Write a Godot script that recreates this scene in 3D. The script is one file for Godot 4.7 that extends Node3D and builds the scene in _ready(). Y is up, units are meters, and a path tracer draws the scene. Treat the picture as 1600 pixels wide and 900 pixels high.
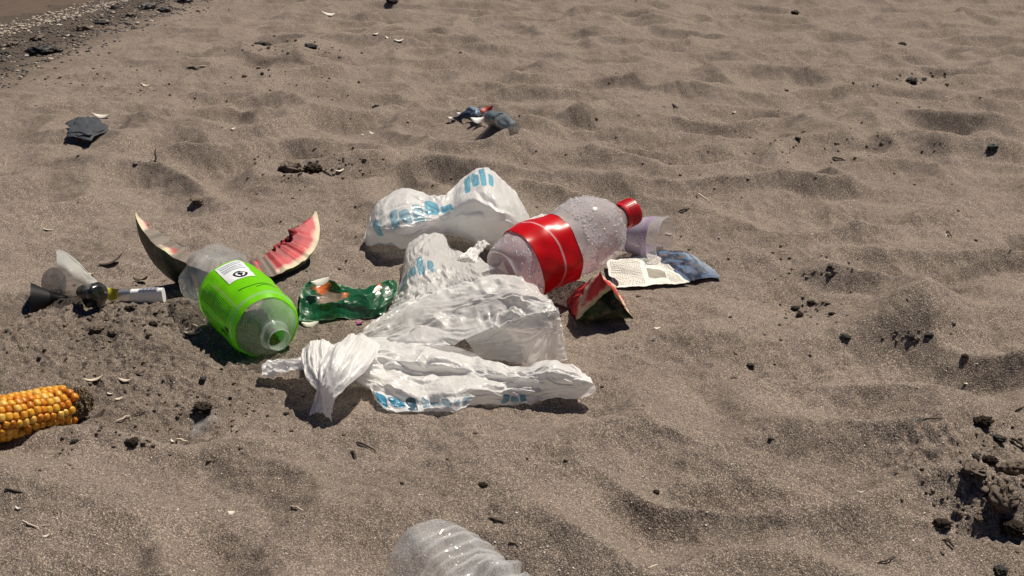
extends Node3D

const EYE := 0.56            # camera height above the sand, metres
const TILT := 0.3611         # how far it looks down, radians
const LENS := 1800.0         # focal length for a picture 1600 wide

var rng := RandomNumberGenerator.new()
var used := {}
var n_bowl := FastNoiseLite.new()
var n_small := FastNoiseLite.new()
var n_roll := FastNoiseLite.new()
var n_rough := FastNoiseLite.new()
var n_mask := FastNoiseLite.new()
var n_warp := FastNoiseLite.new()
var n_ridge := FastNoiseLite.new()
var n_any := FastNoiseLite.new()
var dips := []
var crisp := []


# ---------------------------------------------------------------- places
func noise(n: FastNoiseLite, kind: int, s: int, freq: float, octaves := 1) -> void:
	n.noise_type = kind
	n.seed = s
	n.frequency = freq
	n.fractal_type = FastNoiseLite.FRACTAL_FBM if octaves > 1 else FastNoiseLite.FRACTAL_NONE
	n.fractal_octaves = octaves


func ray(px: float, py: float) -> Vector3:
	var up := 450.0 - py
	return Vector3(px - 800.0, -LENS * sin(TILT) + up * cos(TILT), -LENS * cos(TILT) - up * sin(TILT))


func at(px: float, py: float, h := 0.0) -> Vector3:     # a point of the place at a height above the mean sand
	var d := ray(px, py)
	return Vector3(0, EYE, 0) + d * ((h - EYE) / d.y)


func over(px: float, py: float, h := 0.0) -> Vector3:   # the first point on that sight line at a height above the sand under it
	var a := at(px, py, 0.14 + h)
	var b := at(px, py, -0.12 + h)
	var lo := 0.0
	var hi := 1.0
	for i in 26:
		var q := a.lerp(b, (i + 1) / 26.0)
		if q.y < land(q.x, q.z) + h:
			lo = i / 26.0
			hi = (i + 1) / 26.0
			break
	for i in 7:
		var m := (lo + hi) * 0.5
		var q := a.lerp(b, m)
		if q.y < land(q.x, q.z) + h:
			hi = m
		else:
			lo = m
	return a.lerp(b, hi)


func spot(px: float, py: float) -> Vector3:             # where the sand is there
	return over(px, py)


func land(x: float, z: float) -> float:                 # height of the beach
	var wx := x + 0.05 * n_warp.get_noise_2d(x, z)
	var wz := z + 0.05 * n_warp.get_noise_2d(x + 31.0, z - 17.0)
	var h := 0.012 * n_roll.get_noise_2d(x, z)
	var quiet := clampf((Vector2((x + 0.15) / 0.62, (z + 1.4) / 0.5).length() - 0.6) * 1.6, 0.0, 1.0)
	var far := clampf((-z - 1.2) / 2.5, 0.0, 1.0)
	var m := 0.35 + 0.65 * clampf(0.5 + 1.1 * n_mask.get_noise_2d(x, z), 0.0, 1.0)
	var side := clampf((x + 1.25 + 0.12 * n_mask.get_noise_2d(z, 3.0)) / 0.5, 0.0, 1.0)
	var calm := (0.3 + 0.7 * quiet) * (0.2 + 0.8 * side)
	var b := n_bowl.get_noise_2d(wx, wz) + 1.0
	h += (0.028 - 0.008 * far) * m * calm * smoothstep(0.10, 0.55, b)
	var r := 1.0 - sqrt(absf(n_ridge.get_noise_2d(wx * 0.85, wz * 1.2)) * absf(n_ridge.get_noise_2d(wx * 0.85, wz * 1.2)) + 0.002) * 2.2
	h += (0.029 - 0.009 * far) * calm * maxf(r, -0.2)
	var s := n_small.get_noise_2d(wx, wz) + 1.0
	h += 0.013 * m * smoothstep(0.0, 0.7, s) * (0.3 + 0.7 * side)
	h += 0.0028 * n_rough.get_noise_2d(x, z)
	var churn := maxf(1.0 - Vector2((x + 0.47) / 0.34, (z + 1.25) / 0.26).length(), 1.0 - Vector2((x - 0.43) / 0.10, (z + 0.93) / 0.12).length())
	if churn > 0.0:
		h += minf(churn * 2.0, 1.0) * (0.0045 * n_rough.get_noise_2d(x * 2.1 + 5.0, z * 2.1) + 0.004 * absf(n_rough.get_noise_2d(x * 0.8, z * 0.8 + 9.0)))
	for d in dips:
		var q := Vector2((x - d[0]) / d[2], (z - d[1]) / d[3]).length_squared()
		if q < 6.0:
			h += d[4] * exp(-q * 1.4)
	for d in crisp:      # one steep side, one gentle
		var q := Vector2((x - d[0]) / d[2], (z - d[1]) / d[3])
		var l := q.length_squared()
		if l < 1.0:
			var e := 1.0 - l
			h += d[4] * e * e * (1.0 if q.y < 0.0 else exp(-q.y * q.y * 5.0))
	if x < -1.0:
		var shore := -1.42 + 0.083 * (z + 3.22) * -1.0
		var into := shore - x
		if into > 0.0:
			h -= 0.05 * clampf(into / 0.6, 0.0, 1.0) * clampf(into / 0.6, 0.0, 1.0) + 0.05 * maxf(into - 0.5, 0.0)
			h = maxf(h, -0.6)
	return h


# ---------------------------------------------------------------- scene tree
func numbered(called: String) -> String:
	var n: int = used.get(called, 0)
	used[called] = n + 1
	return called if n == 0 else "%s_%03d" % [called, n]


func tag(o: Node3D, label: String, category: String, group := "", kind := "") -> Node3D:
	o.set_meta("label", label)
	if category:
		o.set_meta("category", category)
	if group:
		o.set_meta("group", group)
	if kind:
		o.set_meta("kind", kind)
	return o


func thing(called: String, label: String, category: String, where := Vector3.ZERO, group := "") -> Node3D:
	var o := Node3D.new()
	o.name = numbered(called)
	add_child(o, true)
	o.position = where
	return tag(o, label, category, group)


func put(called: String, m: Mesh, mat: Material, parent: Node = null, where := Transform3D()) -> MeshInstance3D:
	var o := MeshInstance3D.new()
	o.name = numbered(called) if parent == null else called
	o.mesh = m
	o.material_override = mat
	o.transform = where
	(self if parent == null else parent).add_child(o, true)
	return o


# ---------------------------------------------------------------- shapes
func sheet(p: PackedVector3Array, nu: int, nv: int, cols := PackedColorArray(), flip := false, skip := PackedByteArray()) -> ArrayMesh:
	var idx := PackedInt32Array()
	var nor := PackedVector3Array()
	nor.resize(p.size())
	var uv := PackedVector2Array()
	uv.resize(p.size())
	for j in nv:
		for i in nu:
			uv[j * nu + i] = Vector2(float(i) / (nu - 1), float(j) / (nv - 1))
	for j in nv - 1:
		for i in nu - 1:
			var a := j * nu + i
			var b := a + 1
			var c := a + nu
			var d := c + 1
			if flip:
				var t := b
				b = c
				c = t
			var f := (p[c] - p[a]).cross(p[b] - p[a]) + (p[c] - p[b]).cross(p[d] - p[b])
			nor[a] += f
			nor[b] += f
			nor[c] += f
			nor[d] += f
			if skip.size() and skip[j * nu + i]:
				continue
			idx.append_array([a, b, c, b, d, c])
	for j in nv:    # closed rings share the normal of their seam
		var a := j * nu
		var b := a + nu - 1
		if p[a].distance_squared_to(p[b]) < 1e-10:
			var s := nor[a] + nor[b]
			nor[a] = s
			nor[b] = s
	for i in nor.size():
		nor[i] = nor[i].normalized() if nor[i].length_squared() > 1e-20 else Vector3.UP
	var arr := []
	arr.resize(Mesh.ARRAY_MAX)
	arr[Mesh.ARRAY_VERTEX] = p
	arr[Mesh.ARRAY_NORMAL] = nor
	arr[Mesh.ARRAY_TEX_UV] = uv
	if cols.size():
		arr[Mesh.ARRAY_COLOR] = cols
	arr[Mesh.ARRAY_INDEX] = idx
	var m := ArrayMesh.new()
	m.add_surface_from_arrays(Mesh.PRIMITIVE_TRIANGLES, arr)
	return m


func lathe(prof: Array, segs: int, deform = null, a0 := 0.0, a1 := TAU, steps := 3) -> ArrayMesh:
	var pts := []
	for k in prof.size() - 1:      # Catmull-Rom through the profile
		for s in steps:
			pts.append(cat2(prof[maxi(k - 1, 0)], prof[k], prof[k + 1], prof[mini(k + 2, prof.size() - 1)], float(s) / steps))
	pts.append(prof[-1])
	var p := PackedVector3Array()
	for q in pts:
		for i in segs + 1:
			var a := lerpf(a0, a1, float(i) / segs)
			var v := Vector3(cos(a) * maxf(q.x, 0.0), q.y, sin(a) * maxf(q.x, 0.0))
			p.append(deform.call(v) if deform != null else v)
	return sheet(p, segs + 1, pts.size(), PackedColorArray(), false)


func cat2(a: Vector2, b: Vector2, c: Vector2, d: Vector2, t: float) -> Vector2:
	return b.cubic_interpolate(c, a, d, t)


func axis(from: Vector3, to: Vector3, roll := 0.0) -> Transform3D:    # y runs from the one point to the other
	var y := (to - from).normalized()
	var x := Vector3.UP.cross(y)
	if x.length() < 0.01:
		x = Vector3.RIGHT
	x = x.normalized()
	var z := x.cross(y)
	return Transform3D(Basis(x, y, z) * Basis(Vector3.UP, roll), from)


func net(rows: Array, nu: int, nv: int) -> PackedVector3Array:        # smooth surface through control points
	var out := PackedVector3Array()
	var r := rows.size()
	var c: int = rows[0].size()
	for j in nv:
		var fv := float(j) / (nv - 1) * (r - 1)
		var v := mini(int(fv), r - 2)
		for i in nu:
			var fu := float(i) / (nu - 1) * (c - 1)
			var u := mini(int(fu), c - 2)
			var q := []
			for k in [v - 1, v, v + 1, v + 2]:
				var row: Array = rows[clampi(k, 0, r - 1)]
				q.append(row[u].cubic_interpolate(row[u + 1], row[maxi(u - 1, 0)], row[mini(u + 2, c - 1)], fu - u))
			out.append(q[1].cubic_interpolate(q[2], q[0], q[3], fv - v))
	return out


func placed(rows: Array) -> Array:        # [pixel x, pixel y, height] -> points
	var out := []
	for row in rows:
		var r := []
		for k in row:
			r.append(over(k[0], k[1], k[2]))
		out.append(r)
	return out


# A film with more length than the shape it lies on: it buckles into folds. More of it across u than v makes the folds run along v.
func crumple(p: PackedVector3Array, nu: int, nv: int, more_u: float, more_v: float, turns: int, hold: float, s: int, sink := -0.02) -> PackedVector3Array:
	var t := p.duplicate()
	var q := p.duplicate()
	n_any.seed = s
	n_any.frequency = 1.0
	n_any.seed = s
	var low := PackedFloat32Array()
	low.resize(p.size())
	for k in p.size():
		low[k] = maxf(land(p[k].x, p[k].z), sink) + 0.002
		q[k] += Vector3(0.0, 0.003 * n_any.get_noise_3dv(p[k] * 22.0), 0.0)
	var ca := PackedInt32Array()
	var cb := PackedInt32Array()
	var cl := PackedFloat32Array()
	var ck := PackedFloat32Array()
	for j in nv:
		for i in nu:
			var a := j * nu + i
			var w := 1.0 + 0.8 * n_any.get_noise_2d(p[a].x * 9.0, p[a].z * 9.0)
			for o in [[1, 0], [0, 1], [1, 1], [-1, 1], [2, 0], [0, 2], [3, 0], [0, 3], [5, 0], [0, 5]]:
				var x: int = i + o[0]
				var y: int = j + o[1]
				if x < 0 or x >= nu or y >= nv:
					continue
				var b := y * nu + x
				var grow := 1.0 + w * (more_u if o[1] == 0 else more_v if o[0] == 0 else (more_u + more_v) * 0.5)
				ca.append(a)
				cb.append(b)
				var two: bool = o[0] >= 2 or o[1] >= 2
				cl.append(p[a].distance_to(p[b]) * grow)
				ck.append(0.5 if not two else 0.22 if (o[0] == 2 or o[1] == 2) else 0.16 if (o[0] == 3 or o[1] == 3) else 0.12)
	for n in turns:
		var h := hold * (0.3 if n > turns / 3 else 1.0)
		for c in ca.size():
			var a := ca[c]
			var b := cb[c]
			var d := q[b] - q[a]
			var l := d.length()
			if l > 1e-7:
				var k := ck[c]
				d *= k * 0.5 * (l - cl[c]) / l
				q[a] += d
				q[b] -= d
		for k in q.size():
			var v := q[k].lerp(t[k], h)
			v.y -= 0.00004
			if v.y < low[k]:
				v.y = low[k] + 0.0002 * (k % 5)
			q[k] = v
	return q


func finer(p: PackedVector3Array, nu: int, nv: int, mu: int, mv: int) -> PackedVector3Array:
	var rows := []
	for j in nv:
		rows.append(Array(p.slice(j * nu, j * nu + nu)))
	return net(rows, mu, mv)


func blob(seed_: int, rough: float, rings := 7, segs := 10, squash := Vector3(1, 0.7, 1), sharp := 1.0) -> ArrayMesh:
	var n := FastNoiseLite.new()
	noise(n, FastNoiseLite.TYPE_SIMPLEX, seed_, 1.0, 3)
	n.fractal_gain = 0.6
	var p := PackedVector3Array()
	for j in rings + 1:
		var b := PI * j / rings
		for i in segs + 1:
			var a := TAU * (i % segs) / segs
			var v := Vector3(sin(b) * cos(a), cos(b), sin(b) * sin(a))
			var r := 1.0 + rough * n.get_noise_3dv(v * 1.3 * sharp)
			p.append(v * r * 0.5 * squash)
	return sheet(p, segs + 1, rings + 1)


func stick(points: Array, r0: float, r1: float, segs := 5) -> ArrayMesh:
	var p := PackedVector3Array()
	var n := points.size()
	for k in n:
		var d: Vector3 = (points[mini(k + 1, n - 1)] - points[maxi(k - 1, 0)]).normalized()
		var x := d.cross(Vector3.UP).normalized() if absf(d.y) < 0.95 else Vector3.RIGHT
		var y := x.cross(d)
		var r := lerpf(r0, r1, float(k) / (n - 1)) * (0.25 if k == 0 or k == n - 1 else 1.0)
		for i in segs + 1:
			var a := TAU * (i % segs) / segs
			p.append(points[k] + (x * cos(a) + y * sin(a)) * r)
	return sheet(p, segs + 1, n)


func flake(seed_: int, long: float, wide: float, curl: float, tip := 0.15) -> ArrayMesh:
	var r := RandomNumberGenerator.new()
	r.seed = seed_
	var p := PackedVector3Array()
	var nu := 9
	var top := PackedVector3Array()
	var e := r.randf_range(0.6, 1.2)
	for j in 5:
		for i in nu:
			var u := float(i) / (nu - 1) * 2.0 - 1.0
			var w := (tip + (1.0 - tip) * pow(maxf(1.0 - absf(u) * absf(u), 0.0), e)) * (0.9 + 0.2 * r.randf())
			var v := (j / 4.0 * 2.0 - 1.0)
			p.append(Vector3(u * long * 0.5, curl * (u * u - 0.3) * long + (0.3 - v * v * 0.3) * wide * 0.6, v * w * wide * 0.5))
	# a thin second skin under it gives it thickness
	for j in range(4, -1, -1):
		for i in nu:
			p.append(p[j * nu + i] - Vector3(0, 0.0006, 0))
	for i in nu:
		p.append(p[i])
	return sheet(p, nu, 11)


# ---------------------------------------------------------------- materials
func mat(c: Color, rough := 0.8, spec := 0.5) -> StandardMaterial3D:     # c is a linear, real-world colour
	var m := StandardMaterial3D.new()
	m.albedo_color = c.linear_to_srgb()
	m.roughness = rough
	m.metallic_specular = spec
	m.cull_mode = BaseMaterial3D.CULL_DISABLED
	return m


func tinted(rough := 0.8, spec := 0.5) -> StandardMaterial3D:
	var m := mat(Color.WHITE, rough, spec)
	m.vertex_color_use_as_albedo = true
	return m


func clear(c: Color, alpha: float, rough := 0.06) -> StandardMaterial3D:
	var m := mat(c, rough, 0.5)
	m.albedo_color.a = alpha
	m.transparency = BaseMaterial3D.TRANSPARENCY_ALPHA
	return m


func grain(size: int, s: int) -> Array:          # sand seen close: pale, tawny and black grains
	var r := RandomNumberGenerator.new()
	r.seed = s
	var c := PackedByteArray()
	c.resize(size * size * 3)
	var h := PackedByteArray()
	h.resize(size * size)
	var big := PackedFloat32Array()
	for k in size * size / 4:
		var e := r.randf()
		big.append(0.46 if e < 0.12 else 0.95 if e > 0.88 else 0.62 + 0.3 * (r.randf() - 0.5))
	for k in size * size:
		var v := big[(k / size / 2) * (size / 2) + (k % size) / 2]
		var x := r.randf()
		if x < 0.3:
			v = big[(k * 7) % big.size()]
		v += 0.2 * (r.randf() - 0.5)
		var t := (r.randf() - 0.5) * 0.05
		c[k * 3] = int(clampf(v + t, 0.0, 1.0) * 255.0)
		c[k * 3 + 1] = int(clampf(v, 0.0, 1.0) * 255.0)
		c[k * 3 + 2] = int(clampf(v - t, 0.0, 1.0) * 255.0)
		h[k] = int(255.0 * r.randf())
	var im := Image.create_from_data(size, size, false, Image.FORMAT_RGB8, c)
	var ih := Image.create_from_data(size, size, false, Image.FORMAT_L8, h)
	return [ImageTexture.create_from_image(im), ImageTexture.create_from_image(ih)]


var grain_maps := []
var crinkle := {}


func sandy(c: Color, tile: float) -> StandardMaterial3D:
	var m := mat(c, 0.95, 0.25)
	m.albedo_texture = grain_maps[0]
	m.heightmap_enabled = true
	m.heightmap_texture = grain_maps[1]
	m.heightmap_scale = 0.06
	m.uv1_triplanar = true
	m.uv1_scale = Vector3.ONE / tile
	return m


# ---------------------------------------------------------------- the beach
func beach() -> void:
	var angles := PackedFloat32Array()
	var wide := deg_to_rad(33.0)
	for i in 40:
		angles.append(lerpf(-PI, -wide, i / 40.0))
	for i in 760:
		angles.append(lerpf(-wide, wide, i / 759.0))
	for i in 40:
		angles.append(lerpf(wide, PI, (i + 1) / 40.0))
	var reach := PackedFloat32Array([0.02, 0.2, 0.4, 0.55, 0.65])
	for i in 800:
		reach.append(0.72 * pow(6.4 / 0.72, i / 799.0))
	for i in 24:
		reach.append(6.4 * pow(600.0 / 6.4, (i + 1) / 24.0))
	var nu := angles.size()
	var nv := reach.size()
	var p := PackedVector3Array()
	p.resize(nu * nv)
	var cols := PackedColorArray()
	cols.resize(nu * nv)
	var uv := PackedVector2Array()
	uv.resize(nu * nv)
	for j in nv:
		for i in nu:
			var x := sin(angles[i]) * reach[j]
			var z := -cos(angles[i]) * reach[j]
			var k := j * nu + i
			p[k] = Vector3(x, land(x, z), z)
			uv[k] = Vector2(x, z) / 0.48
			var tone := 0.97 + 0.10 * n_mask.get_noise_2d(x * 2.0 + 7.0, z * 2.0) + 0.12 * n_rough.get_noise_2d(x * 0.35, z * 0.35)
			var damp := 0.0
			if x < -0.15 and z > -1.6 and z < -0.9:
				damp = smoothstep(1.0, 0.72, Vector2((x + 0.46) / 0.36, (z + 1.24) / 0.26).length() + 0.18 * n_mask.get_noise_2d(x * 5.0, z * 5.0)) * (0.8 + 0.4 * n_mask.get_noise_2d(x * 9.0, z * 9.0))
			var wet := clampf((-1.22 - x) / 0.22 + 0.3 * n_mask.get_noise_2d(x * 4.0, z * 2.0), 0.0, 1.0) if x < -1.0 else 0.0
			var c := Color(1, 1, 1) * tone * (1.0 - 0.34 * damp) * (1.0 - 0.10 * smoothstep(-1.25, -0.95, z + 0.25 * n_mask.get_noise_2d(x * 2.0 + 3.0, z * 2.0)))  # last factor paints the darker look of backlit foreground sand into the colour
			c = c.lerp(Color(0.36, 0.345, 0.34), wet * 0.9)
			c.a = 1.0
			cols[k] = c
	var nor := PackedVector3Array()
	nor.resize(nu * nv)
	var idx := PackedInt32Array()
	idx.resize((nu - 1) * (nv - 1) * 6)
	var w := 0
	for j in nv:
		for i in nu:
			var k := j * nu + i
			var du := p[k + (1 if i < nu - 1 else 0)] - p[k - (1 if i > 0 else 0)]
			var dv := p[k + (nu if j < nv - 1 else 0)] - p[k - (nu if j > 0 else 0)]
			var n := du.cross(dv)
			nor[k] = (n if n.y > 0.0 else -n).normalized()
			if i < nu - 1 and j < nv - 1:
				idx[w] = k
				idx[w + 1] = k + nu
				idx[w + 2] = k + 1
				idx[w + 3] = k + 1
				idx[w + 4] = k + nu
				idx[w + 5] = k + nu + 1
				w += 6
	var arr := []
	arr.resize(Mesh.ARRAY_MAX)
	arr[Mesh.ARRAY_VERTEX] = p
	arr[Mesh.ARRAY_NORMAL] = nor
	arr[Mesh.ARRAY_TEX_UV] = uv
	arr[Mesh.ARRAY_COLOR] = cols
	arr[Mesh.ARRAY_INDEX] = idx
	var m := ArrayMesh.new()
	m.add_surface_from_arrays(Mesh.PRIMITIVE_TRIANGLES, arr)
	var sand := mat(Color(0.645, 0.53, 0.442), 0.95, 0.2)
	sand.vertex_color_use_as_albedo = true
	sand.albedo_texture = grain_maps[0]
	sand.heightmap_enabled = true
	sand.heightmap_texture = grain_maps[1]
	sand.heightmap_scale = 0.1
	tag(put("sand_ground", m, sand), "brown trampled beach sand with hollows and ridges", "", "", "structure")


func scatter(called: String, m: Mesh, material: Material, places: Array, label: String) -> void:
	var mm := MultiMesh.new()
	mm.transform_format = MultiMesh.TRANSFORM_3D
	mm.mesh = m
	mm.instance_count = places.size()
	for i in places.size():
		mm.set_instance_transform(i, places[i])
	var o := MultiMeshInstance3D.new()
	o.name = numbered(called)
	o.multimesh = mm
	o.material_override = material
	add_child(o, true)
	tag(o, label, "", "", "stuff")


func shore() -> void:
	var water := mat(Color(0.13, 0.095, 0.07), 0.5, 0.3)
	var wn := NoiseTexture2D.new()
	wn.width = 256
	wn.height = 256
	wn.seamless = true
	wn.noise = n_mask.duplicate()
	wn.noise.frequency = 0.02
	water.heightmap_enabled = true
	water.heightmap_texture = wn
	water.heightmap_scale = 1.2
	water.uv1_triplanar = true
	var wm := PlaneMesh.new()
	wm.size = Vector2(120, 240)
	tag(put("sea_water", wm, water, null, Transform3D(Basis(), Vector3(-61.4, -0.06, -60))), "shallow brown sea water at the edge of the beach", "", "", "structure")
	# the line of small stones the sea left
	var pale := []
	var dark := []
	for i in 9000:
		var z := -rng.randf_range(2.6, 7.0)
		var off := -rng.randf() * 0.62 + 0.06 * rng.randfn()
		var x := -1.33 - 0.083 * (z + 3.22) + off
		if n_mask.get_noise_2d(x * 6.0, z * 2.5) + 0.3 * n_mask.get_noise_2d(x * 20.0, z * 9.0) < -0.38:
			continue
		var s := rng.randf_range(0.004, 0.012) * (1.7 if rng.randf() < 0.1 else 1.0)
		var b := Basis.from_euler(Vector3(rng.randf() * 0.5, rng.randf() * TAU, rng.randf() * 0.5)).scaled(Vector3(s, s * 0.7, s))
		var tr := Transform3D(b, Vector3(x, land(x, z) + s * 0.1, z))
		if rng.randf() < (0.85 if off < -0.36 else 0.12):
			pale.append(tr)
		else:
			dark.append(tr)
	scatter("pale_shingle", blob(5, 0.5, 5, 7), mat(Color(0.42, 0.36, 0.30), 0.7), pale, "pale small shingle along the water line in the upper left corner")
	scatter("dark_shingle", blob(6, 0.5, 5, 7), mat(Color(0.09, 0.075, 0.068), 0.7), dark, "dark small shingle and wrack below the pale shingle in the upper left corner")
	var stones := [[66, 84, 34, "black", "widest black stone at the lower edge of the shingle strip"], [88, 82, 22, "black", "black stone just right of the widest black stone of the shingle strip"], [6, 86, 14, "black", "small black stone at the left frame edge by the shingle strip"],
		[180, 14, 15, "black", "black stone on the pale band of the shingle strip"], [230, 14, 24, "grey", "dark grey stone at the upper end of the shingle strip, left of a close pair"], [258, 18, 20, "grey", "dark grey stone at the upper end of the shingle strip, right of a close pair"], [290, 3, 20, "black", "black stone at the top frame edge where the shingle strip ends"],
		[107, 57, 8, "white", "white stone in the middle of the dark shingle strip"], [93, 40, 7, "white", "small white stone above the middle of the shingle strip"], [42, 88, 7, "white", "small white stone left of the widest black stone"], [60, 62, 20, "brown", "brown flat stone in the middle of the shingle strip"],
		[130, 48, 24, "brown", "long brown stone lying across the shingle strip"], [20, 72, 20, "brown", "brown stone near the left frame edge in the shingle strip"], [160, 38, 20, "grey", "grey stone in the shingle strip below the pale band"], [205, 26, 17, "brown", "brown stone halfway up the shingle strip"]]
	var tints := {"black": mat(Color(0.02, 0.019, 0.019), 0.6), "grey": mat(Color(0.07, 0.065, 0.065), 0.7), "white": mat(Color(0.7, 0.66, 0.6), 0.6), "brown": mat(Color(0.13, 0.1, 0.08), 0.8)}
	var k := 0
	for s in stones:
		var p := spot(s[0], s[1])
		var d = p.distance_to(Vector3(0, EYE, 0)) / LENS * s[2]
		var o := put("beach_stone", blob(20 + k, 0.8, 14, 20, Vector3(1, 0.42, 0.8), 1.5), tints[s[3]], null, Transform3D(Basis.from_euler(Vector3(0, k * 1.7, 0)).scaled(Vector3.ONE * d), p + Vector3(0, d * 0.1, 0)))
		tag(o, s[4], "stone", "stones of the shingle strip")
		k += 1


# ---------------------------------------------------------------- bottles
func dent(v: Vector3, n: FastNoiseLite, amount: float, f: float) -> Vector3:
	var k := 1.0 + amount * n.get_noise_3d(v.x * f, v.y * f * 0.8, v.z * f)
	return Vector3(v.x * k, v.y, v.z * k)


func print_lines(im: Image, x0: int, y0: int, w: int, rows: int, step: int, c: Color, along_x: bool, s: int) -> void:
	var r := RandomNumberGenerator.new()
	r.seed = s
	for k in rows:
		var a := 0
		while a < w:
			var l := r.randi_range(4, 14)
			if along_x:
				im.fill_rect(Rect2i(x0 + a, y0 + k * step, mini(l, w - a), maxi(step / 2, 1)), c)
			else:
				im.fill_rect(Rect2i(x0 + k * step, y0 + a, maxi(step / 2, 1), mini(l, w - a)), c)
			a += l + r.randi_range(2, 4)


func lime_bottle() -> void:
	var a := over(326, 421, 0.046)
	var b := over(436, 531, 0.036)
	var t := thing("green_label_bottle", "crushed clear plastic bottle with bright lime green label, mouth towards the viewer", "bottle", a)
	t.basis = axis(a, b, 0.0).basis
	var l := a.distance_to(b)
	var n := FastNoiseLite.new()
	noise(n, FastNoiseLite.TYPE_SIMPLEX, 11, 1.0, 2)
	var inv := t.basis.inverse()
	var dn := inv * Vector3(0.25, 1, 0.3).normalized()
	var bend := func(v: Vector3) -> Vector3:
		var far := clampf((0.075 - v.y) / 0.075, 0.0, 1.0)
		var d := dent(v, n, 0.05 + 0.17 * far, 24.0)
		var side := d.dot(dn)
		d -= dn * maxf(side, 0.0) * far * 0.12
		var rip: float = 0.0016 * sin(v.y * 420.0) * clampf((v.y - 0.07) * 60.0, 0.0, 1.0) * clampf((0.15 - v.y) * 60.0, 0.0, 1.0)
		return d + Vector3(d.x, 0, d.z).normalized() * rip * 0.3
	var R := 0.0425
	var pet := clear(Color(0.82, 0.85, 0.85), 0.17, 0.05)
	var prof := [Vector2(0.0, 0.012), Vector2(0.016, 0.010), Vector2(0.029, 0.0), Vector2(0.040, 0.012), Vector2(R, 0.03), Vector2(R, 0.06), Vector2(R, 0.10), Vector2(R, 0.14), Vector2(R, l - 0.052), Vector2(R * 0.95, l - 0.040), Vector2(R * 0.74, l - 0.028), Vector2(R * 0.42, l - 0.020), Vector2(0.0155, l - 0.016), Vector2(0.0135, l - 0.012), Vector2(0.0125, l)]
	put("body", lathe(prof, 56, bend, 0.0, TAU, 5), pet, t)
	var ring := put("neck_ring", lathe([Vector2(0.0135, l - 0.015), Vector2(0.0172, l - 0.0145), Vector2(0.0172, l - 0.0125), Vector2(0.0135, l - 0.0118)], 28), clear(Color(0.75, 0.85, 0.8), 0.2, 0.05), t)
	ring.set_meta("label", "collar ring below the open mouth")
	put("mouth_rim", lathe([Vector2(0.0125, l - 0.001), Vector2(0.0136, l), Vector2(0.0132, l + 0.0014), Vector2(0.0122, l + 0.001), Vector2(0.0118, l - 0.001)], 28), clear(Color(0.75, 0.85, 0.8), 0.2, 0.05), t)
	# the label round it
	var im := Image.create(1024, 512, false, Image.FORMAT_RGB8)
	im.fill(Color(0.55, 0.94, 0.04))
	print_lines(im, 540, 60, 360, 9, 9, Color(0.18, 0.42, 0.05), false, 3)
	im.fill_rect(Rect2i(500, 400, 26, 50), Color(0.06, 0.22, 0.05))
	im.fill_rect(Rect2i(470, 330, 18, 90), Color(0.06, 0.22, 0.05))
	im.fill_rect(Rect2i(630, 120, 8, 330), Color(0.75, 0.85, 0.55))
	print_lines(im, 400, 40, 420, 9, 12, Color(0.25, 0.5, 0.08), false, 4)
	for k in 64:    # a dark curved stroke printed near the panel
		im.fill_rect(Rect2i(690 + k * 3, 350 + int(16.0 * sin(k / 63.0 * PI)), 4, 9), Color(0.05, 0.16, 0.08))
	for k in 40:
		var w2 := 6 if k < 30 else 10
		im.fill_rect(Rect2i(760 + k * 3, 400 - int(18.0 * sin(k / 39.0 * PI)), 4, w2), Color(0.08, 0.25, 0.08))
	var lab := mat(Color.WHITE, 0.33, 0.5)
	lab.albedo_texture = ImageTexture.create_from_image(im)
	lab.backlight_enabled = true
	lab.backlight = Color(0.9, 0.9, 0.9)
	var lp := []
	for k in 9:
		var y := lerpf(0.082, l - 0.034, k / 8.0)
		lp.append(Vector2(R + 0.0007 - (0.0045 if k == 8 else 0.0006 if k == 7 else 0.0), y))
	put("label_wrap", lathe(lp, 64, bend, 0.0, TAU, 3), lab, t)
	var pi := Image.create(256, 256, false, Image.FORMAT_RGB8)
	pi.fill(Color(0.93, 0.94, 0.95))
	print_lines(pi, 24, 22, 208, 5, 24, Color(0.45, 0.5, 0.56), true, 9)
	for y in 256:
		for x in 256:
			var e := Vector2((x - 140.0) / 66.0, (y - 195.0) / 42.0).length()
			if (e < 1.0 and e > 0.66) or (e < 0.4) or (e < 0.7 and absf(x - 140.0) < 8.0):
				pi.set_pixel(x, y, Color(0.05, 0.06, 0.06))
	var pm := mat(Color.WHITE, 0.35, 0.5)
	pm.albedo_texture = ImageTexture.create_from_image(pi)
	var pp := []
	for k in 7:
		pp.append(Vector2(R + 0.0013, lerpf(0.085, 0.134, k / 6.0)))
	var panel := put("white_panel", lathe(pp, 16, bend, deg_to_rad(240), deg_to_rad(287), 3), pm, t)
	panel.set_meta("label", "white printed panel with a black oval mark on the label")


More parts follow.
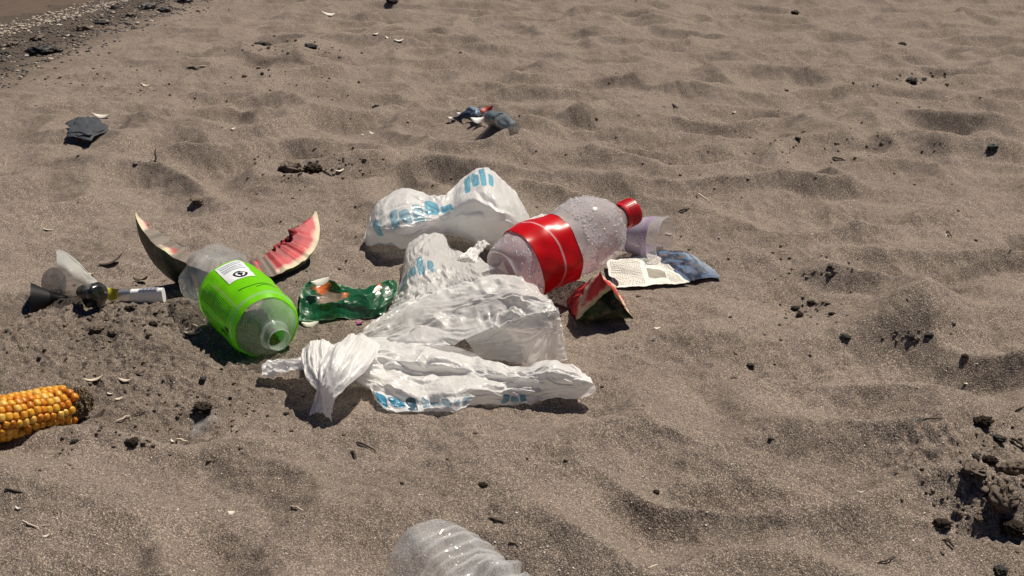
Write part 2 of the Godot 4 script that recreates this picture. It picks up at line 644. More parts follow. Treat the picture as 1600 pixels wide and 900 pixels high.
func red_bottle() -> void:
	var a := over(786, 428, 0.050)
	var b := over(986, 331, 0.104)
	var t := thing("red_label_bottle", "large clear plastic bottle with red cap, red label and condensation, lying across the rubbish", "bottle", a)
	t.basis = axis(a, b, 0.4).basis
	var l := a.distance_to(b)
	var n := FastNoiseLite.new()
	noise(n, FastNoiseLite.TYPE_SIMPLEX, 23, 1.0, 2)
	var bend := func(v: Vector3) -> Vector3: return dent(v, n, 0.09, 18.0)
	var R := 0.0450
	var prof := [Vector2(0.0, 0.014), Vector2(0.02, 0.012), Vector2(0.032, 0.0), Vector2(0.041, 0.014), Vector2(R, 0.03), Vector2(R, 0.055), Vector2(R * 0.99, 0.45 * l), Vector2(R * 1.04, 0.53 * l), Vector2(R * 1.06, 0.61 * l), Vector2(R * 1.0, 0.71 * l), Vector2(R * 0.80, 0.81 * l), Vector2(R * 0.50, 0.875 * l), Vector2(R * 0.32, 0.91 * l), Vector2(0.0135, 0.94 * l), Vector2(0.0125, l - 0.006)]
	put("body", lathe(prof, 56, bend, 0.0, TAU, 5), clear(Color(0.80, 0.74, 0.76), 0.40, 0.08), t)
	var cap := put("cap", lathe([Vector2(0.0175, l - 0.018), Vector2(0.0185, l - 0.013), Vector2(0.0185, l + 0.001), Vector2(0.0172, l + 0.005), Vector2(0.006, l + 0.0058), Vector2(0.0, l + 0.0055)], 40), mat(Color(0.55, 0.012, 0.02), 0.35), t)
	var ridge := BoxMesh.new()
	ridge.size = Vector3(0.0012, 0.013, 0.0010)
	var st := SurfaceTool.new()
	for k in 40:
		var an := TAU * k / 40
		st.append_from(ridge, 0, Transform3D(Basis(Vector3.UP, -an), Vector3(cos(an) * 0.0186, l - 0.005, sin(an) * 0.0186)))
	put("grip_ridges", st.commit(), mat(Color(0.55, 0.012, 0.02), 0.4), cap)
	var im := Image.create(512, 256, false, Image.FORMAT_RGB8)
	im.fill(Color(0.83, 0.06, 0.09))
	for k in 512:
		var y := 118 + int(26.0 * sin(k * TAU / 256.0))
		im.fill_rect(Rect2i(k, y, 1, 12), Color(0.88, 0.62, 0.64))
	im.fill_rect(Rect2i(0, 0, 512, 8), Color(0.6, 0.03, 0.05))
	im.fill_rect(Rect2i(0, 246, 512, 10), Color(0.6, 0.03, 0.05))
	var lm := mat(Color.WHITE, 0.3)
	lm.albedo_texture = ImageTexture.create_from_image(im)
	lm.backlight_enabled = true
	lm.backlight = Color(0.5, 0.5, 0.5)
	var lp := []
	for k in 6:
		lp.append(Vector2(R * 1.0 + 0.0022, lerpf(0.030, 0.43 * l, k / 5.0)))
	put("label_wrap", lathe(lp, 56, bend, 0.0, TAU, 3), lm, t)
	# beads of water that hang inside and out
	var drop := SphereMesh.new()
	drop.radius = 0.5
	drop.height = 1.0
	drop.radial_segments = 8
	drop.rings = 4
	var mm := MultiMesh.new()
	mm.transform_format = MultiMesh.TRANSFORM_3D
	mm.mesh = drop
	mm.instance_count = 2200
	for i in mm.instance_count:
		var y := rng.randf_range(0.50, 0.82) * l if i > 380 else rng.randf_range(0.008, 0.04)
		var an := rng.randf() * TAU
		var r := R * 1.0
		for k in prof.size() - 1:
			if y >= prof[k].y and y < prof[k + 1].y:
				r = lerpf(prof[k].x, prof[k + 1].x, (y - prof[k].y) / (prof[k + 1].y - prof[k].y))
		var q: Vector3 = bend.call(Vector3(cos(an) * r, y, sin(an) * r))
		var d := 0.0012 + 0.0026 * rng.randf() * rng.randf()
		mm.set_instance_transform(i, Transform3D(Basis().scaled(Vector3.ONE * d), q))
	var o := MultiMeshInstance3D.new()
	o.name = "condensation_drops"
	o.multimesh = mm
	o.material_override = clear(Color(0.92, 0.93, 0.95), 0.45, 0.04)
	o.set_meta("kind", "stuff")
	t.add_child(o, true)


func clear_bottle() -> void:
	var a := over(657, 868, 0.036)
	var b := over(783, 975, 0.036)
	var t := thing("clear_bottle", "empty unlabelled clear ribbed bottle lying at the bottom frame edge", "bottle", a)
	t.basis = axis(a, b, 0.3).basis
	var n := FastNoiseLite.new()
	noise(n, FastNoiseLite.TYPE_SIMPLEX, 37, 1.0, 3)
	var bend := func(v: Vector3) -> Vector3:
		var mid := clampf(1.0 - absf(v.y - 0.10) / 0.06, 0.0, 1.0)
		var d := dent(v, n, 0.13 + 0.14 * mid, 22.0)
		return d
	var R := 0.0395
	var prof := [Vector2(0.0, 0.010), Vector2(0.014, 0.008), Vector2(0.025, 0.0), Vector2(0.035, 0.006), Vector2(R, 0.020)]
	for k in 10:
		var y := 0.030 + k * 0.0112
		prof.append(Vector2(R, y))
		prof.append(Vector2(R - 0.0040, y + 0.0056))
	prof.append_array([Vector2(R, 0.145), Vector2(R * 0.97, 0.165), Vector2(R * 0.7, 0.19), Vector2(R * 0.36, 0.208), Vector2(0.0125, 0.215), Vector2(0.0125, 0.232)])
	put("body", lathe(prof, 60, bend, 0.0, TAU, 4), clear(Color(0.82, 0.85, 0.87), 0.21, 0.05), t)
	for k in 10:
		var y := 0.030 + k * 0.0112
		put("ridge", lathe([Vector2(R - 0.0004, y - 0.0016), Vector2(R + 0.0007, y - 0.0005), Vector2(R + 0.0007, y + 0.0005), Vector2(R - 0.0004, y + 0.0016)], 60, bend, 0.0, TAU, 2), clear(Color(0.9, 0.92, 0.93), 0.22, 0.05), t)
	put("neck_ring", lathe([Vector2(0.0128, 0.214), Vector2(0.0165, 0.2145), Vector2(0.0165, 0.2165), Vector2(0.0128, 0.217)], 24), clear(Color(0.8, 0.85, 0.88), 0.2, 0.06), t)


# ---------------------------------------------------------------- melon
func flesh_color(d: float, edge: float, p: Vector3, sand_low: float) -> Color:
	var k := n_any.get_noise_3dv(p * 55.0)
	var c := Color(0.62, 0.60, 0.36).lerp(Color(0.72, 0.56, 0.42), smoothstep(0.06, 0.16, d + k * 0.08))
	c = c.lerp(Color(0.54, 0.06, 0.07), smoothstep(0.20, 0.36, d + k * 0.14))
	c = c.lerp(Color(0.30, 0.02, 0.03), smoothstep(0.7, 1.0, d + k * 0.35))
	var s := smoothstep(-0.05, 0.12, n_any.get_noise_3dv(p * 24.0 + Vector3(9, 3, 1)) * 0.6 + sand_low)
	return c.lerp(Color(0.17, 0.133, 0.105) * (0.8 + 0.5 * absf(n_any.get_noise_3dv(p * 160.0))), s)


func melon_rind() -> void:
	n_any.seed = 77
	n_any.frequency = 1.0
	var R := 0.118
	var A := deg_to_rad(25)
	var t := thing("melon_slice", "long crescent of eaten watermelon with sandy red flesh behind the lime green bottle", "melon", over(346, 452, 0.0) + Vector3(0.002, 0.086, -0.074))
	t.basis = Basis(Vector3.UP, deg_to_rad(33)) * Basis(Vector3.BACK, deg_to_rad(-9)) * Basis(Vector3.RIGHT, deg_to_rad(-34))
	var nu := 130
	var spread := deg_to_rad(90)
	var P := func(th: float, an: float, r: float) -> Vector3:
		return Vector3(sin(th) * r * 1.10, -cos(th) * cos(an) * r, cos(th) * sin(an) * r)
	var deep := func(th: float, an: float) -> float:
		var taper := clampf((spread - absf(th)) / deg_to_rad(22), 0.05, 1.0)
		var q: Vector3 = P.call(th, an, R)
		return (0.022 + 0.009 * n_any.get_noise_3dv(q * 18.0) + 0.007 * n_any.get_noise_3dv(q * 75.0) + 0.012 * sin(th + 0.6)) * taper + 0.002
	var half := func(th: float) -> float: return A * (0.9 + 0.12 * n_any.get_noise_2d(th * 4.0, 2.0)) * sqrt(clampf(1.02 - pow(absf(th) / spread, 6.0), 0.02, 1.0))
	# rind
	var p := PackedVector3Array()
	var c := PackedColorArray()
	for j in 15:
		for i in nu:
			var th := lerpf(-spread, spread, float(i) / (nu - 1))
			var an: float = half.call(th) * (j / 7.0 - 1.0)
			var q: Vector3 = P.call(th, an, R)
			p.append(q)
			var st := smoothstep(-0.1, 0.25, n_any.get_noise_2d(an * 9.0 + 0.6 * n_any.get_noise_2d(th * 8.0, an * 5.0), th * 1.2))
			var g := Color(0.009, 0.015, 0.007).lerp(Color(0.028, 0.046, 0.015), st)
			g = g.lerp(Color(0.2, 0.155, 0.115), smoothstep(0.1, 0.4, n_any.get_noise_3dv(q * 30.0)) * 0.25)
			c.append(g)
	put("rind", sheet(p, nu, 15, c), tinted(0.5), t)
	# what is left of the flesh: the two cut faces and the eaten hollow
	p = PackedVector3Array()
	c = PackedColorArray()
	var ring := 30
	n_any.fractal_octaves = 3
	for j in ring:
		for i in nu:
			var th := lerpf(-spread, spread, float(i) / (nu - 1))
			var hw: float = half.call(th)
			var an: float
			var dep: float
			var k: float
			if j < 8:
				an = -hw
				k = j / 7.0
				dep = deep.call(th, an) * k
			elif j < 22:
				an = lerpf(-hw, hw, (j - 7) / 14.0)
				dep = deep.call(th, an)
				k = 1.0
			else:
				an = hw
				k = 1.0 - (j - 22) / 7.0
				dep = deep.call(th, an) * k
			var q: Vector3 = P.call(th, an, R - dep)
			p.append(q)
			var inner := clampf(dep / 0.026, 0.0, 1.0)
			var low := -0.30 - 0.5 * smoothstep(0.1, 0.6, th) if j < 8 or j >= 21 else 0.10 - 0.30 * smoothstep(0.5, 1.1, th)
			if absf(th) < 0.7:
				low += 0.5
			if th < -0.6:
				low += 0.5 - 0.55 * smoothstep(-1.15, -1.4, th)
			c.append(flesh_color(inner, k, q, low))
	put("flesh", sheet(p, nu, ring, c), tinted(0.55, 0.4), t)


func melon_wedge() -> void:
	n_any.seed = 91
	n_any.frequency = 1.0
	var o := over(943, 492, 0.0)
	var t := thing("melon_wedge", "small triangular chunk of watermelon with dark rind facing the viewer, below the red label bottle", "melon", o)
	var P1 := over(899, 500, 0.012) - o
	var P2 := over(988, 497, 0.012) - o
	var P3 := over(953, 452, 0.050) - o
	var T := over(938, 424, 0.078) - o
	var Bk := Vector3(0.012, 0.004, -0.085)
	var B1 := Vector3(-0.045, 0.004, -0.05)
	var faces := [["rind", P1, P2, P3, 0.010], ["flesh", P1, P3, T, 0.003], ["flesh", P3, P2, T, 0.003], ["flesh", P2, Bk, T, 0.004], ["flesh", P1, T, B1, 0.004], ["flesh", B1, T, Bk, 0.004], ["rind", P1, B1, P2, 0.0], ["rind", B1, Bk, P2, 0.0]]
	var rn := (P2 - P1).cross(P3 - P1).normalized()
	var mid := (P1 + P2 + T + Bk) * 0.25
	for kind in ["rind", "flesh"]:
		var st := SurfaceTool.new()
		st.begin(Mesh.PRIMITIVE_TRIANGLES)
		var n := 22
		for f in faces:
			if f[0] != kind:
				continue
			var fn: Vector3 = (f[2] - f[1]).cross(f[3] - f[1]).normalized()
			if fn.dot((f[1] + f[2] + f[3]) / 3.0 - mid) < 0.0:
				fn = -fn
			for a in n:
				for b in n - a:
					var tri := [[a, b], [a + 1, b], [a, b + 1]]
					var more := [[a + 1, b], [a + 1, b + 1], [a, b + 1]] if a + b < n - 1 else []
					for w in tri + more:
						var u := float(w[0]) / n
						var v := float(w[1]) / n
						var q: Vector3 = f[1] + (f[2] - f[1]) * u + (f[3] - f[1]) * v
						var bow := 27.0 * u * v * (1.0 - u - v)
						var ed := clampf(minf(minf(u, v), 1.0 - u - v) * 6.0, 0.0, 1.0)
						var x: Vector3 = q + fn * (bow * f[4])
						var wob := n_any.get_noise_3dv(q * 60.0) * 0.004 + n_any.get_noise_3dv(q * 140.0) * 0.002
						x += Vector3(n_any.get_noise_3dv(q * 40.0 + Vector3(3, 0, 0)), n_any.get_noise_3dv(q * 40.0 + Vector3(0, 7, 0)), 0) * 0.004
						if kind == "flesh":
							x += fn * wob * 0.9 * ed
						var col: Color
						if kind == "rind":
							col = Color(0.016, 0.022, 0.010).lerp(Color(0.05, 0.065, 0.025), smoothstep(-0.2, 0.3, n_any.get_noise_3dv(q * 30.0)))
							col = col.lerp(Color(0.2, 0.155, 0.115), 0.4 * smoothstep(0.1, 0.4, n_any.get_noise_3dv(q * 80.0)))
						else:
							var d := absf((q - P1).dot(rn))
							col = flesh_color(clampf(d / 0.026 + 0.04, 0.0, 0.72), 1.0, q, -0.45 if f[1] != P1 else -0.24)
						st.set_color(col)
						st.set_smooth_group(0)
						st.add_vertex(x)
		st.index()
		st.generate_normals()
		put(kind, st.commit(), tinted(0.5 if kind == "rind" else 0.75, 0.3), t)


# ---------------------------------------------------------------- corn
func corn() -> void:
	var a := over(-130, 682, 0.022)
	var b := over(100, 634, 0.022)
	var t := thing("corn_cob", "half eaten roasted corn cob with orange yellow kernels at the left frame edge", "corn cob", a)
	t.basis = axis(a, b, 0.0).basis
	var l := a.distance_to(b)
	var n := FastNoiseLite.new()
	noise(n, FastNoiseLite.TYPE_SIMPLEX, 41, 90.0, 3)
	put("core", lathe([Vector2(0, -0.002), Vector2(0.015, 0.0), Vector2(0.0168, 0.02), Vector2(0.0172, l * 0.6), Vector2(0.0165, l - 0.003), Vector2(0.012, l + 0.004)], 24), mat(Color(0.16, 0.075, 0.02), 0.8), t)
	var knob := func(v: Vector3) -> Vector3: return Vector3(v.x, v.y, v.z) * (1.0 + 0.25 * n.get_noise_3dv(v)) if v.y < 0.0 else Vector3(v.x * (1.0 + 0.35 * n.get_noise_3dv(v)), v.y + 0.003 * n.get_noise_3dv(v * 1.7), v.z * (1.0 + 0.35 * n.get_noise_3dv(v)))
	put("bare_end", lathe([Vector2(0.0150, l - 0.004), Vector2(0.0150, l + 0.004), Vector2(0.0142, l + 0.014), Vector2(0.012, l + 0.024), Vector2(0.006, l + 0.028), Vector2(0.0, l + 0.028)], 40, knob, 0.0, TAU, 5), sandy(Color(0.22, 0.165, 0.12), 0.2), t)
	var chaff := SurfaceTool.new()
	var bit := BoxMesh.new()
	bit.size = Vector3(0.0012, 0.0085, 0.0010)
	for k in 260:
		var an := rng.randf() * TAU
		var y := l + rng.randf() * 0.028
		var r := 0.0145 - 0.3 * maxf(y - l - 0.012, 0.0)
		chaff.append_from(bit, 0, Transform3D(Basis.from_euler(Vector3(rng.randf() * 2.0, rng.randf() * TAU, rng.randf() * 2.0)), Vector3(cos(an) * r, y, sin(an) * r)))
	var ch := put("chaff", chaff.commit(), mat(Color(0.20, 0.145, 0.09), 0.9), t)
	ch.set_meta("kind", "stuff")
	var shapes := []
	for k in 3:
		var p := PackedVector3Array()
		for j in 6:
			var bb := PI * j / 5.0
			for i in 9:
				var aa := TAU * (i % 8) / 8.0
				var v := Vector3(sin(bb) * cos(aa), cos(bb), sin(bb) * sin(aa))
				var e := func(x: float) -> float: return signf(x) * pow(absf(x), 0.6)
				p.append(Vector3(e.call(v.x) * 0.0046, e.call(v.y) * (0.0042 + 0.0002 * k), e.call(v.z) * 0.0041))
		shapes.append(sheet(p, 9, 6))
	var tones := []
	for c in [Color(0.68, 0.30, 0.022), Color(0.72, 0.37, 0.035), Color(0.62, 0.22, 0.012), Color(0.74, 0.44, 0.09), Color(0.50, 0.17, 0.012)]:
		var m := mat(c, 0.42, 0.5)
		m.subsurf_scatter_enabled = true
		m.subsurf_scatter_strength = 0.12
		tones.append(m)
	var rows := 18
	var y := l * 0.42
	var rings := []
	while y < l + 0.004:
		rings.append(y)
		y += 0.0073
	for r in rings.size():
		for k in rows:
			var an := TAU * (k + 0.12 * sin(k * 7.0)) / rows + 0.05 * sin(r * 1.3)
			if r > rings.size() - 3 and rng.randf() < 0.35:
				continue
			if rng.randf() < 0.035:
				continue
			var rad := 0.0188 * (1.0 - 0.10 * clampf((rings[r] - l + 0.02) / 0.024, 0.0, 1.0))
			var q := Vector3(cos(an) * rad, rings[r] + (0.003 if k % 2 else 0.0) + rng.randfn() * 0.0006, sin(an) * rad)
			# local x out from the cob, y round it, z along it
			var ou := Vector3(cos(an), 0, sin(an))
			var rd := Vector3(-sin(an), 0, cos(an))
			var bs := Basis(ou, rd, ou.cross(rd)) * Basis.from_euler(Vector3(rng.randfn() * 0.1, rng.randfn() * 0.12, rng.randfn() * 0.1))
			var pick := 4 if rng.randf() < 0.1 else rng.randi() % 4
			put("kernel", shapes[rng.randi() % 3], tones[pick], t, Transform3D(bs.scaled_local(Vector3.ONE * rng.randf_range(0.80, 0.97)), q))


# ---------------------------------------------------------------- bags
func film(alpha := 1.0, art: Image = null) -> StandardMaterial3D:
	var m := mat(Color(0.97, 0.965, 0.955), 0.27, 0.6)
	var fine := 0 if art == null else 1
	if not crinkle.has(fine):
		var t := NoiseTexture2D.new()
		t.width = 512 + 512 * fine
		t.height = 512 - 92 * fine
		t.seamless = true
		var n := FastNoiseLite.new()
		noise(n, FastNoiseLite.TYPE_SIMPLEX, 88, 0.011 + 0.002 * fine, 4)
		n.fractal_type = FastNoiseLite.FRACTAL_RIDGED
		n.fractal_gain = 0.55
		n.domain_warp_enabled = true
		n.domain_warp_amplitude = 18.0
		n.domain_warp_frequency = 0.012
		t.noise = n
		crinkle[fine] = t
	m.heightmap_enabled = true
	m.heightmap_texture = crinkle[fine]
	m.heightmap_scale = 0.11
	m.uv1_triplanar = art == null
	m.uv1_scale = Vector3.ONE / 0.11 if art == null else Vector3.ONE
	m.backlight_enabled = true
	m.backlight = Color(0.82, 0.82, 0.82)
	if art:
		m.albedo_texture = ImageTexture.create_from_image(art)
	if alpha < 1.0:
		m.albedo_color.a = alpha
		m.transparency = BaseMaterial3D.TRANSPARENCY_ALPHA
	return m


func printed(marks: Array) -> Image:       # flat print: rounded bars and discs in the bag's blues, [u, v, half width, half height, colour, slant]
	var im := Image.create(768, 512, false, Image.FORMAT_RGB8)
	im.fill(Color.WHITE)
	for k in marks:
		var w: float = k[2] * 768.0
		var h: float = k[3] * 512.0
		for y in range(int(k[1] * 512.0 - h), int(k[1] * 512.0 + h)):
			for x in range(int(k[0] * 768.0 - w * 1.6), int(k[0] * 768.0 + w * 1.6)):
				var dy = (y - k[1] * 512.0) / h
				var dx = (x - k[0] * 768.0 - k[5] * dy * w) / w
				if pow(absf(dx), 4.0) + pow(absf(dy), 4.0) < 1.0 and x >= 0 and y >= 0 and x < 768 and y < 512:
					im.set_pixel(x, y, k[4])
	return im


func word(u0: float, u1: float, v: float, h: float, n: int, c: Color) -> Array:     # a row of such bars
	var out := []
	for k in n:
		var w := (u1 - u0) / n
		out.append([u0 + w * (k + 0.5), v + h * 0.08 * sin(k * 2.3), w * (0.38 + 0.08 * sin(k * 1.7)), h * (0.8 + 0.2 * cos(k * 3.1)), c, 0.3 * sin(k * 1.1)])
	return out


func tri(t: float) -> float:
	return absf(t - floorf(t) - 0.5) * 4.0 - 1.0


# One skin of thin film. pleats: [folds along u, folds along v, their depth in metres]; pinch: [point, reach, folds per turn, depth]
func bag_skin(rows: Array, su: int, sv: int, mu: int, mv: int, more: float, s: int, pleats: Array, pinch: Array, push := Vector3(0.1, 0.85, 0.5)) -> ArrayMesh:
	var p := crumple(net(rows, su, sv), su, sv, more, more, 50, 0.06, s)
	p = finer(p, su, sv, mu, mv)
	n_any.seed = s + 5
	n_any.frequency = 1.0
	var far_edge := 0.0
	for j in mv:
		for i in mu:
			var k := j * mu + i
			var u := float(i) / (mu - 1)
			var v := float(j) / (mv - 1)
			var q := p[k]
			var lift := 0.0
			for a in pleats:
				var across: float = u * a[0] + v * a[1]
				var along := u * 3.0 if absf(a[0]) < absf(a[1]) else v * 3.0
				var t := across + 0.8 * n_any.get_noise_2d(along * 0.8 + s, across * 0.23) + 0.25 * n_any.get_noise_2d(along * 2.5, across * 0.6 + 30.0)
				var keep := clampf(0.35 + 1.5 * n_any.get_noise_2d(along * 0.9 + 50.0, across * 0.45 + a[1]), 0.0, 1.0)
				lift += a[2] * keep * tri(t)
			for f in pinch:
				var dx: float = q.x - f[0].x
				var dz: float = q.z - f[0].z + (q.y - f[0].y) * 0.7
				var r := sqrt(dx * dx + dz * dz)
				var an := atan2(dz, dx)
				var t: float = an / TAU * f[2] + 0.5 * n_any.get_noise_2d(an * 2.0 + f[1] * 90.0, r * 12.0)
				var keep := clampf(0.5 + 1.4 * n_any.get_noise_2d(an * 3.0, r * 7.0 + f[1] * 50.0), 0.0, 1.0)
				lift += f[3] * exp(-pow(r / f[1], 2.0)) * minf(r * 25.0, 1.0) * keep * tri(t)
			for d in 5:      # facets left by crumpling
				var dir := Vector3(cos(d * 2.4 + s), 0.5 * sin(d * 1.7), sin(d * 2.4 + s))
				var t := dir.dot(q) * (16.0 + 9.0 * d) + d * 0.37 + 0.5 * n_any.get_noise_3dv(q * 6.0 + Vector3(d * 9.0, 0, 0))
				var keep := clampf(0.1 + 1.7 * n_any.get_noise_3dv(q * 11.0 + Vector3(0, d * 13.0, 0)), 0.0, 1.0)
				lift += 0.0018 * keep * tri(t) * 16.0 / (16.0 + 6.0 * d)
			p[k] = q + push * lift
			p[k].y = maxf(p[k].y, land(p[k].x, p[k].z) + 0.001)
	return sheet(p, mu, mv)


func strap(path: Array, wides: Array, s: int, pleats: float) -> ArrayMesh:
	n_any.seed = s
	n_any.frequency = 1.0
	var rows := []
	for k in path.size():
		var d: Vector3 = path[mini(k + 1, path.size() - 1)] - path[maxi(k - 1, 0)]
		var side := d.cross(Vector3.UP).normalized()
		var row := []
		for i in 5:
			var x := i / 2.0 - 1.0
			row.append(path[k] + side * (x * wides[k] * 0.5) + Vector3(0, (1.0 - x * x) * wides[k] * 0.28, 0))
		rows.append(row)
	var mu := 44
	var mv := 60
	var p := net(rows, mu, mv)
	for j in mv:
		for i in mu:
			var k := j * mu + i
			var u := float(i) / (mu - 1)
			var v := float(j) / (mv - 1)
			var w := sin(u * pleats + 1.6 * n_any.get_noise_2d(u * 2.0, v * 2.5)) * 0.55 + n_any.get_noise_2d(u * 14.0, v * 3.0) * 0.9
			var gather := (0.6 + 0.8 * v) * (1.0 - 0.75 * smoothstep(0.8, 1.0, v))
			p[k] += Vector3(0.3 * n_any.get_noise_2d(v * 6.0, 4.0), 1.0, 0.3 * n_any.get_noise_2d(v * 6.0, 9.0)) * 0.0034 * w * gather
			p[k].y = maxf(p[k].y, land(p[k].x, p[k].z) + 0.0015)
	return sheet(p, mu, mv)


func back_rows(crest: Array, front: Array) -> Array:
	var c: Array = placed([crest])[0]
	var f := placed(front)
	var r0 := []
	var r1 := []
	for q in c:
		r1.append(q + Vector3(0, -0.35 * q.y, -0.035))
		r0.append(Vector3(q.x, land(q.x, q.z - 0.07) + 0.002, q.z - 0.07))
	return [r0, r1, c] + f


func bags() -> void:
	var white := Color(0.86, 0.85, 0.83)
	var blue := Color(0.50, 0.79, 0.90)
	var pale := Color(0.66, 0.81, 0.88)
	# --- the bag behind, two lumps
	var crest := [[569, 372, 0.018], [578, 338, 0.042], [594, 314, 0.062], [634, 294, 0.072], [690, 307, 0.064], [722, 280, 0.085], [756, 263, 0.10], [796, 292, 0.085], [822, 330, 0.052], [834, 362, 0.02]]
	var front := [
		[[570, 377, 0.010], [580, 352, 0.036], [598, 336, 0.054], [636, 318, 0.066], [692, 328, 0.062], [724, 304, 0.086], [760, 296, 0.098], [793, 318, 0.084], [815, 346, 0.05], [832, 368, 0.016]],
		[[572, 380, 0.006], [584, 362, 0.030], [604, 356, 0.046], [640, 346, 0.056], [692, 342, 0.054], [728, 332, 0.076], [760, 330, 0.084], [790, 342, 0.07], [810, 360, 0.04], [828, 374, 0.010]],
		[[576, 383, 0.004], [592, 374, 0.020], [616, 372, 0.032], [648, 364, 0.038], [694, 356, 0.036], [728, 358, 0.046], [758, 364, 0.044], [788, 366, 0.036], [808, 372, 0.02], [822, 378, 0.006]],
		[[590, 380, 0.016], [612, 381, 0.022], [632, 386, 0.016], [654, 382, 0.016], [690, 366, 0.026], [724, 370, 0.024], [752, 382, 0.014], [782, 383, 0.008], [802, 380, 0.006], [814, 381, 0.003]]]
	var bag := thing("printed_white_bag", "puffed white plastic carrier bag with blue print, rearmost of the white bags", "plastic bag", Vector3.ZERO)
	var prints := word(0.12, 0.20, 0.62, 0.13, 1, blue) + word(0.25, 0.39, 0.60, 0.10, 3, pale) + word(0.38, 0.49, 0.50, 0.08, 2, blue) + word(0.56, 0.71, 0.43, 0.06, 4, blue)
	put("skin", bag_skin(back_rows(crest, front), 56, 36, 190, 120, 0.02, 3, [[3.0, 5.0, 0.0030], [-4.0, 9.0, 0.0013]], [[over(692, 345, 0.05), 0.09, 26.0, 0.004], [over(756, 266, 0.09), 0.07, 22.0, 0.003], [over(832, 368, 0.02), 0.10, 26.0, 0.0035], [over(572, 374, 0.01), 0.07, 22.0, 0.003]]), film(0.93, printed(prints)), bag)
	var knot := [over(690, 362, 0.02), over(715, 356, 0.03), over(745, 362, 0.03), over(772, 372, 0.02)]
	put("handle", strap(knot, [0.02, 0.026, 0.024, 0.014], 14, 26.0), film(), bag)
	put("handle", strap([over(826, 352, 0.02), over(848, 345, 0.022), over(870, 346, 0.015), over(885, 352, 0.01)], [0.03, 0.026, 0.022, 0.012], 15, 20.0), film(), bag)

	# --- the thin see-through bag
	var thin := thing("thin_clear_bag", "thin half transparent white bag heaped in the middle, reaching under the red label bottle", "plastic bag", Vector3.ZERO)
	var rows := placed([
		[[628, 438, 0.003], [636, 388, 0.026], [660, 367, 0.036], [690, 366, 0.034], [708, 386, 0.026], [745, 402, 0.034], [788, 424, 0.040]],
		[[622, 452, 0.010], [640, 418, 0.036], [664, 404, 0.044], [694, 410, 0.042], [720, 420, 0.042], [752, 430, 0.050], [795, 440, 0.054]],
		[[612, 476, 0.012], [638, 456, 0.034], [668, 446, 0.042], [700, 448, 0.044], [728, 452, 0.048], [758, 452, 0.056], [798, 448, 0.060]],
		[[598, 500, 0.006], [632, 486, 0.026], [666, 476, 0.034], [702, 474, 0.040], [732, 470, 0.046], [762, 464, 0.054], [800, 454, 0.058]]])
	put("crumpled_top", bag_skin(rows, 40, 26, 150, 90, 0.03, 21, [[7.0, 1.5, 0.0034], [14.0, -4.0, 0.0012]], [[over(745, 400, 0.04), 0.05, 26.0, 0.002]]), film(0.78, printed(word(0.06, 0.42, 0.42, 0.10, 4, Color(0.55, 0.78, 0.88)))), thin)
	rows = placed([
		[[548, 532, 0.004], [585, 500, 0.016], [630, 474, 0.034], [680, 453, 0.048], [730, 438, 0.058], [775, 428, 0.064], [815, 431, 0.064]],
		[[562, 538, 0.008], [610, 513, 0.026], [655, 491, 0.042], [705, 472, 0.054], [750, 456, 0.066], [795, 444, 0.073], [840, 450, 0.072]],
		[[585, 545, 0.012], [635, 525, 0.032], [680, 509, 0.044], [725, 492, 0.056], [770, 474, 0.068], [815, 462, 0.077], [858, 467, 0.076]],
		[[618, 552, 0.012], [662, 545, 0.028], [704, 536, 0.038], [745, 521, 0.050], [786, 504, 0.060], [830, 489, 0.070], [869, 481, 0.074]]])
	put("upper_sheet", bag_skin(rows, 46, 24, 190, 100, 0.025, 24, [[-2.0, 3.6, 0.0040], [-3.0, 8.0, 0.0014]], [[over(869, 481, 0.07), 0.10, 30.0, 0.0026], [over(560, 534, 0.006), 0.12, 34.0, 0.0034]]), film(0.76), thin)
	rows = placed([
		[[728, 528, 0.040], [768, 511, 0.052], [812, 494, 0.062], [845, 484, 0.068], [871, 480, 0.070]],
		[[738, 541, 0.018], [776, 531, 0.030], [818, 525, 0.038], [850, 519, 0.042], [879, 516, 0.040]],
		[[744, 556, 0.003], [780, 561, 0.003], [825, 568, 0.003], [856, 568, 0.003], [885, 561, 0.003]]])
	put("side_sheet", bag_skin(rows, 30, 22, 110, 80, 0.03, 27, [[5.0, 2.0, 0.0030]], [[over(871, 480, 0.07), 0.10, 22.0, 0.004]], Vector3(0.1, 0.3, 0.9)), film(0.64), thin)
	put("handle", strap([over(728, 408, 0.035), over(740, 396, 0.043), over(750, 388, 0.046), over(756, 381, 0.044)], [0.03, 0.02, 0.014, 0.018], 24, 14.0), film(0.9), thin)

	# --- the flattened bag in front with its two handles
	var flat := thing("flattened_white_bag", "flattened crumpled white carrier bag with pleated handles, nearest of the white bags", "plastic bag", Vector3.ZERO)
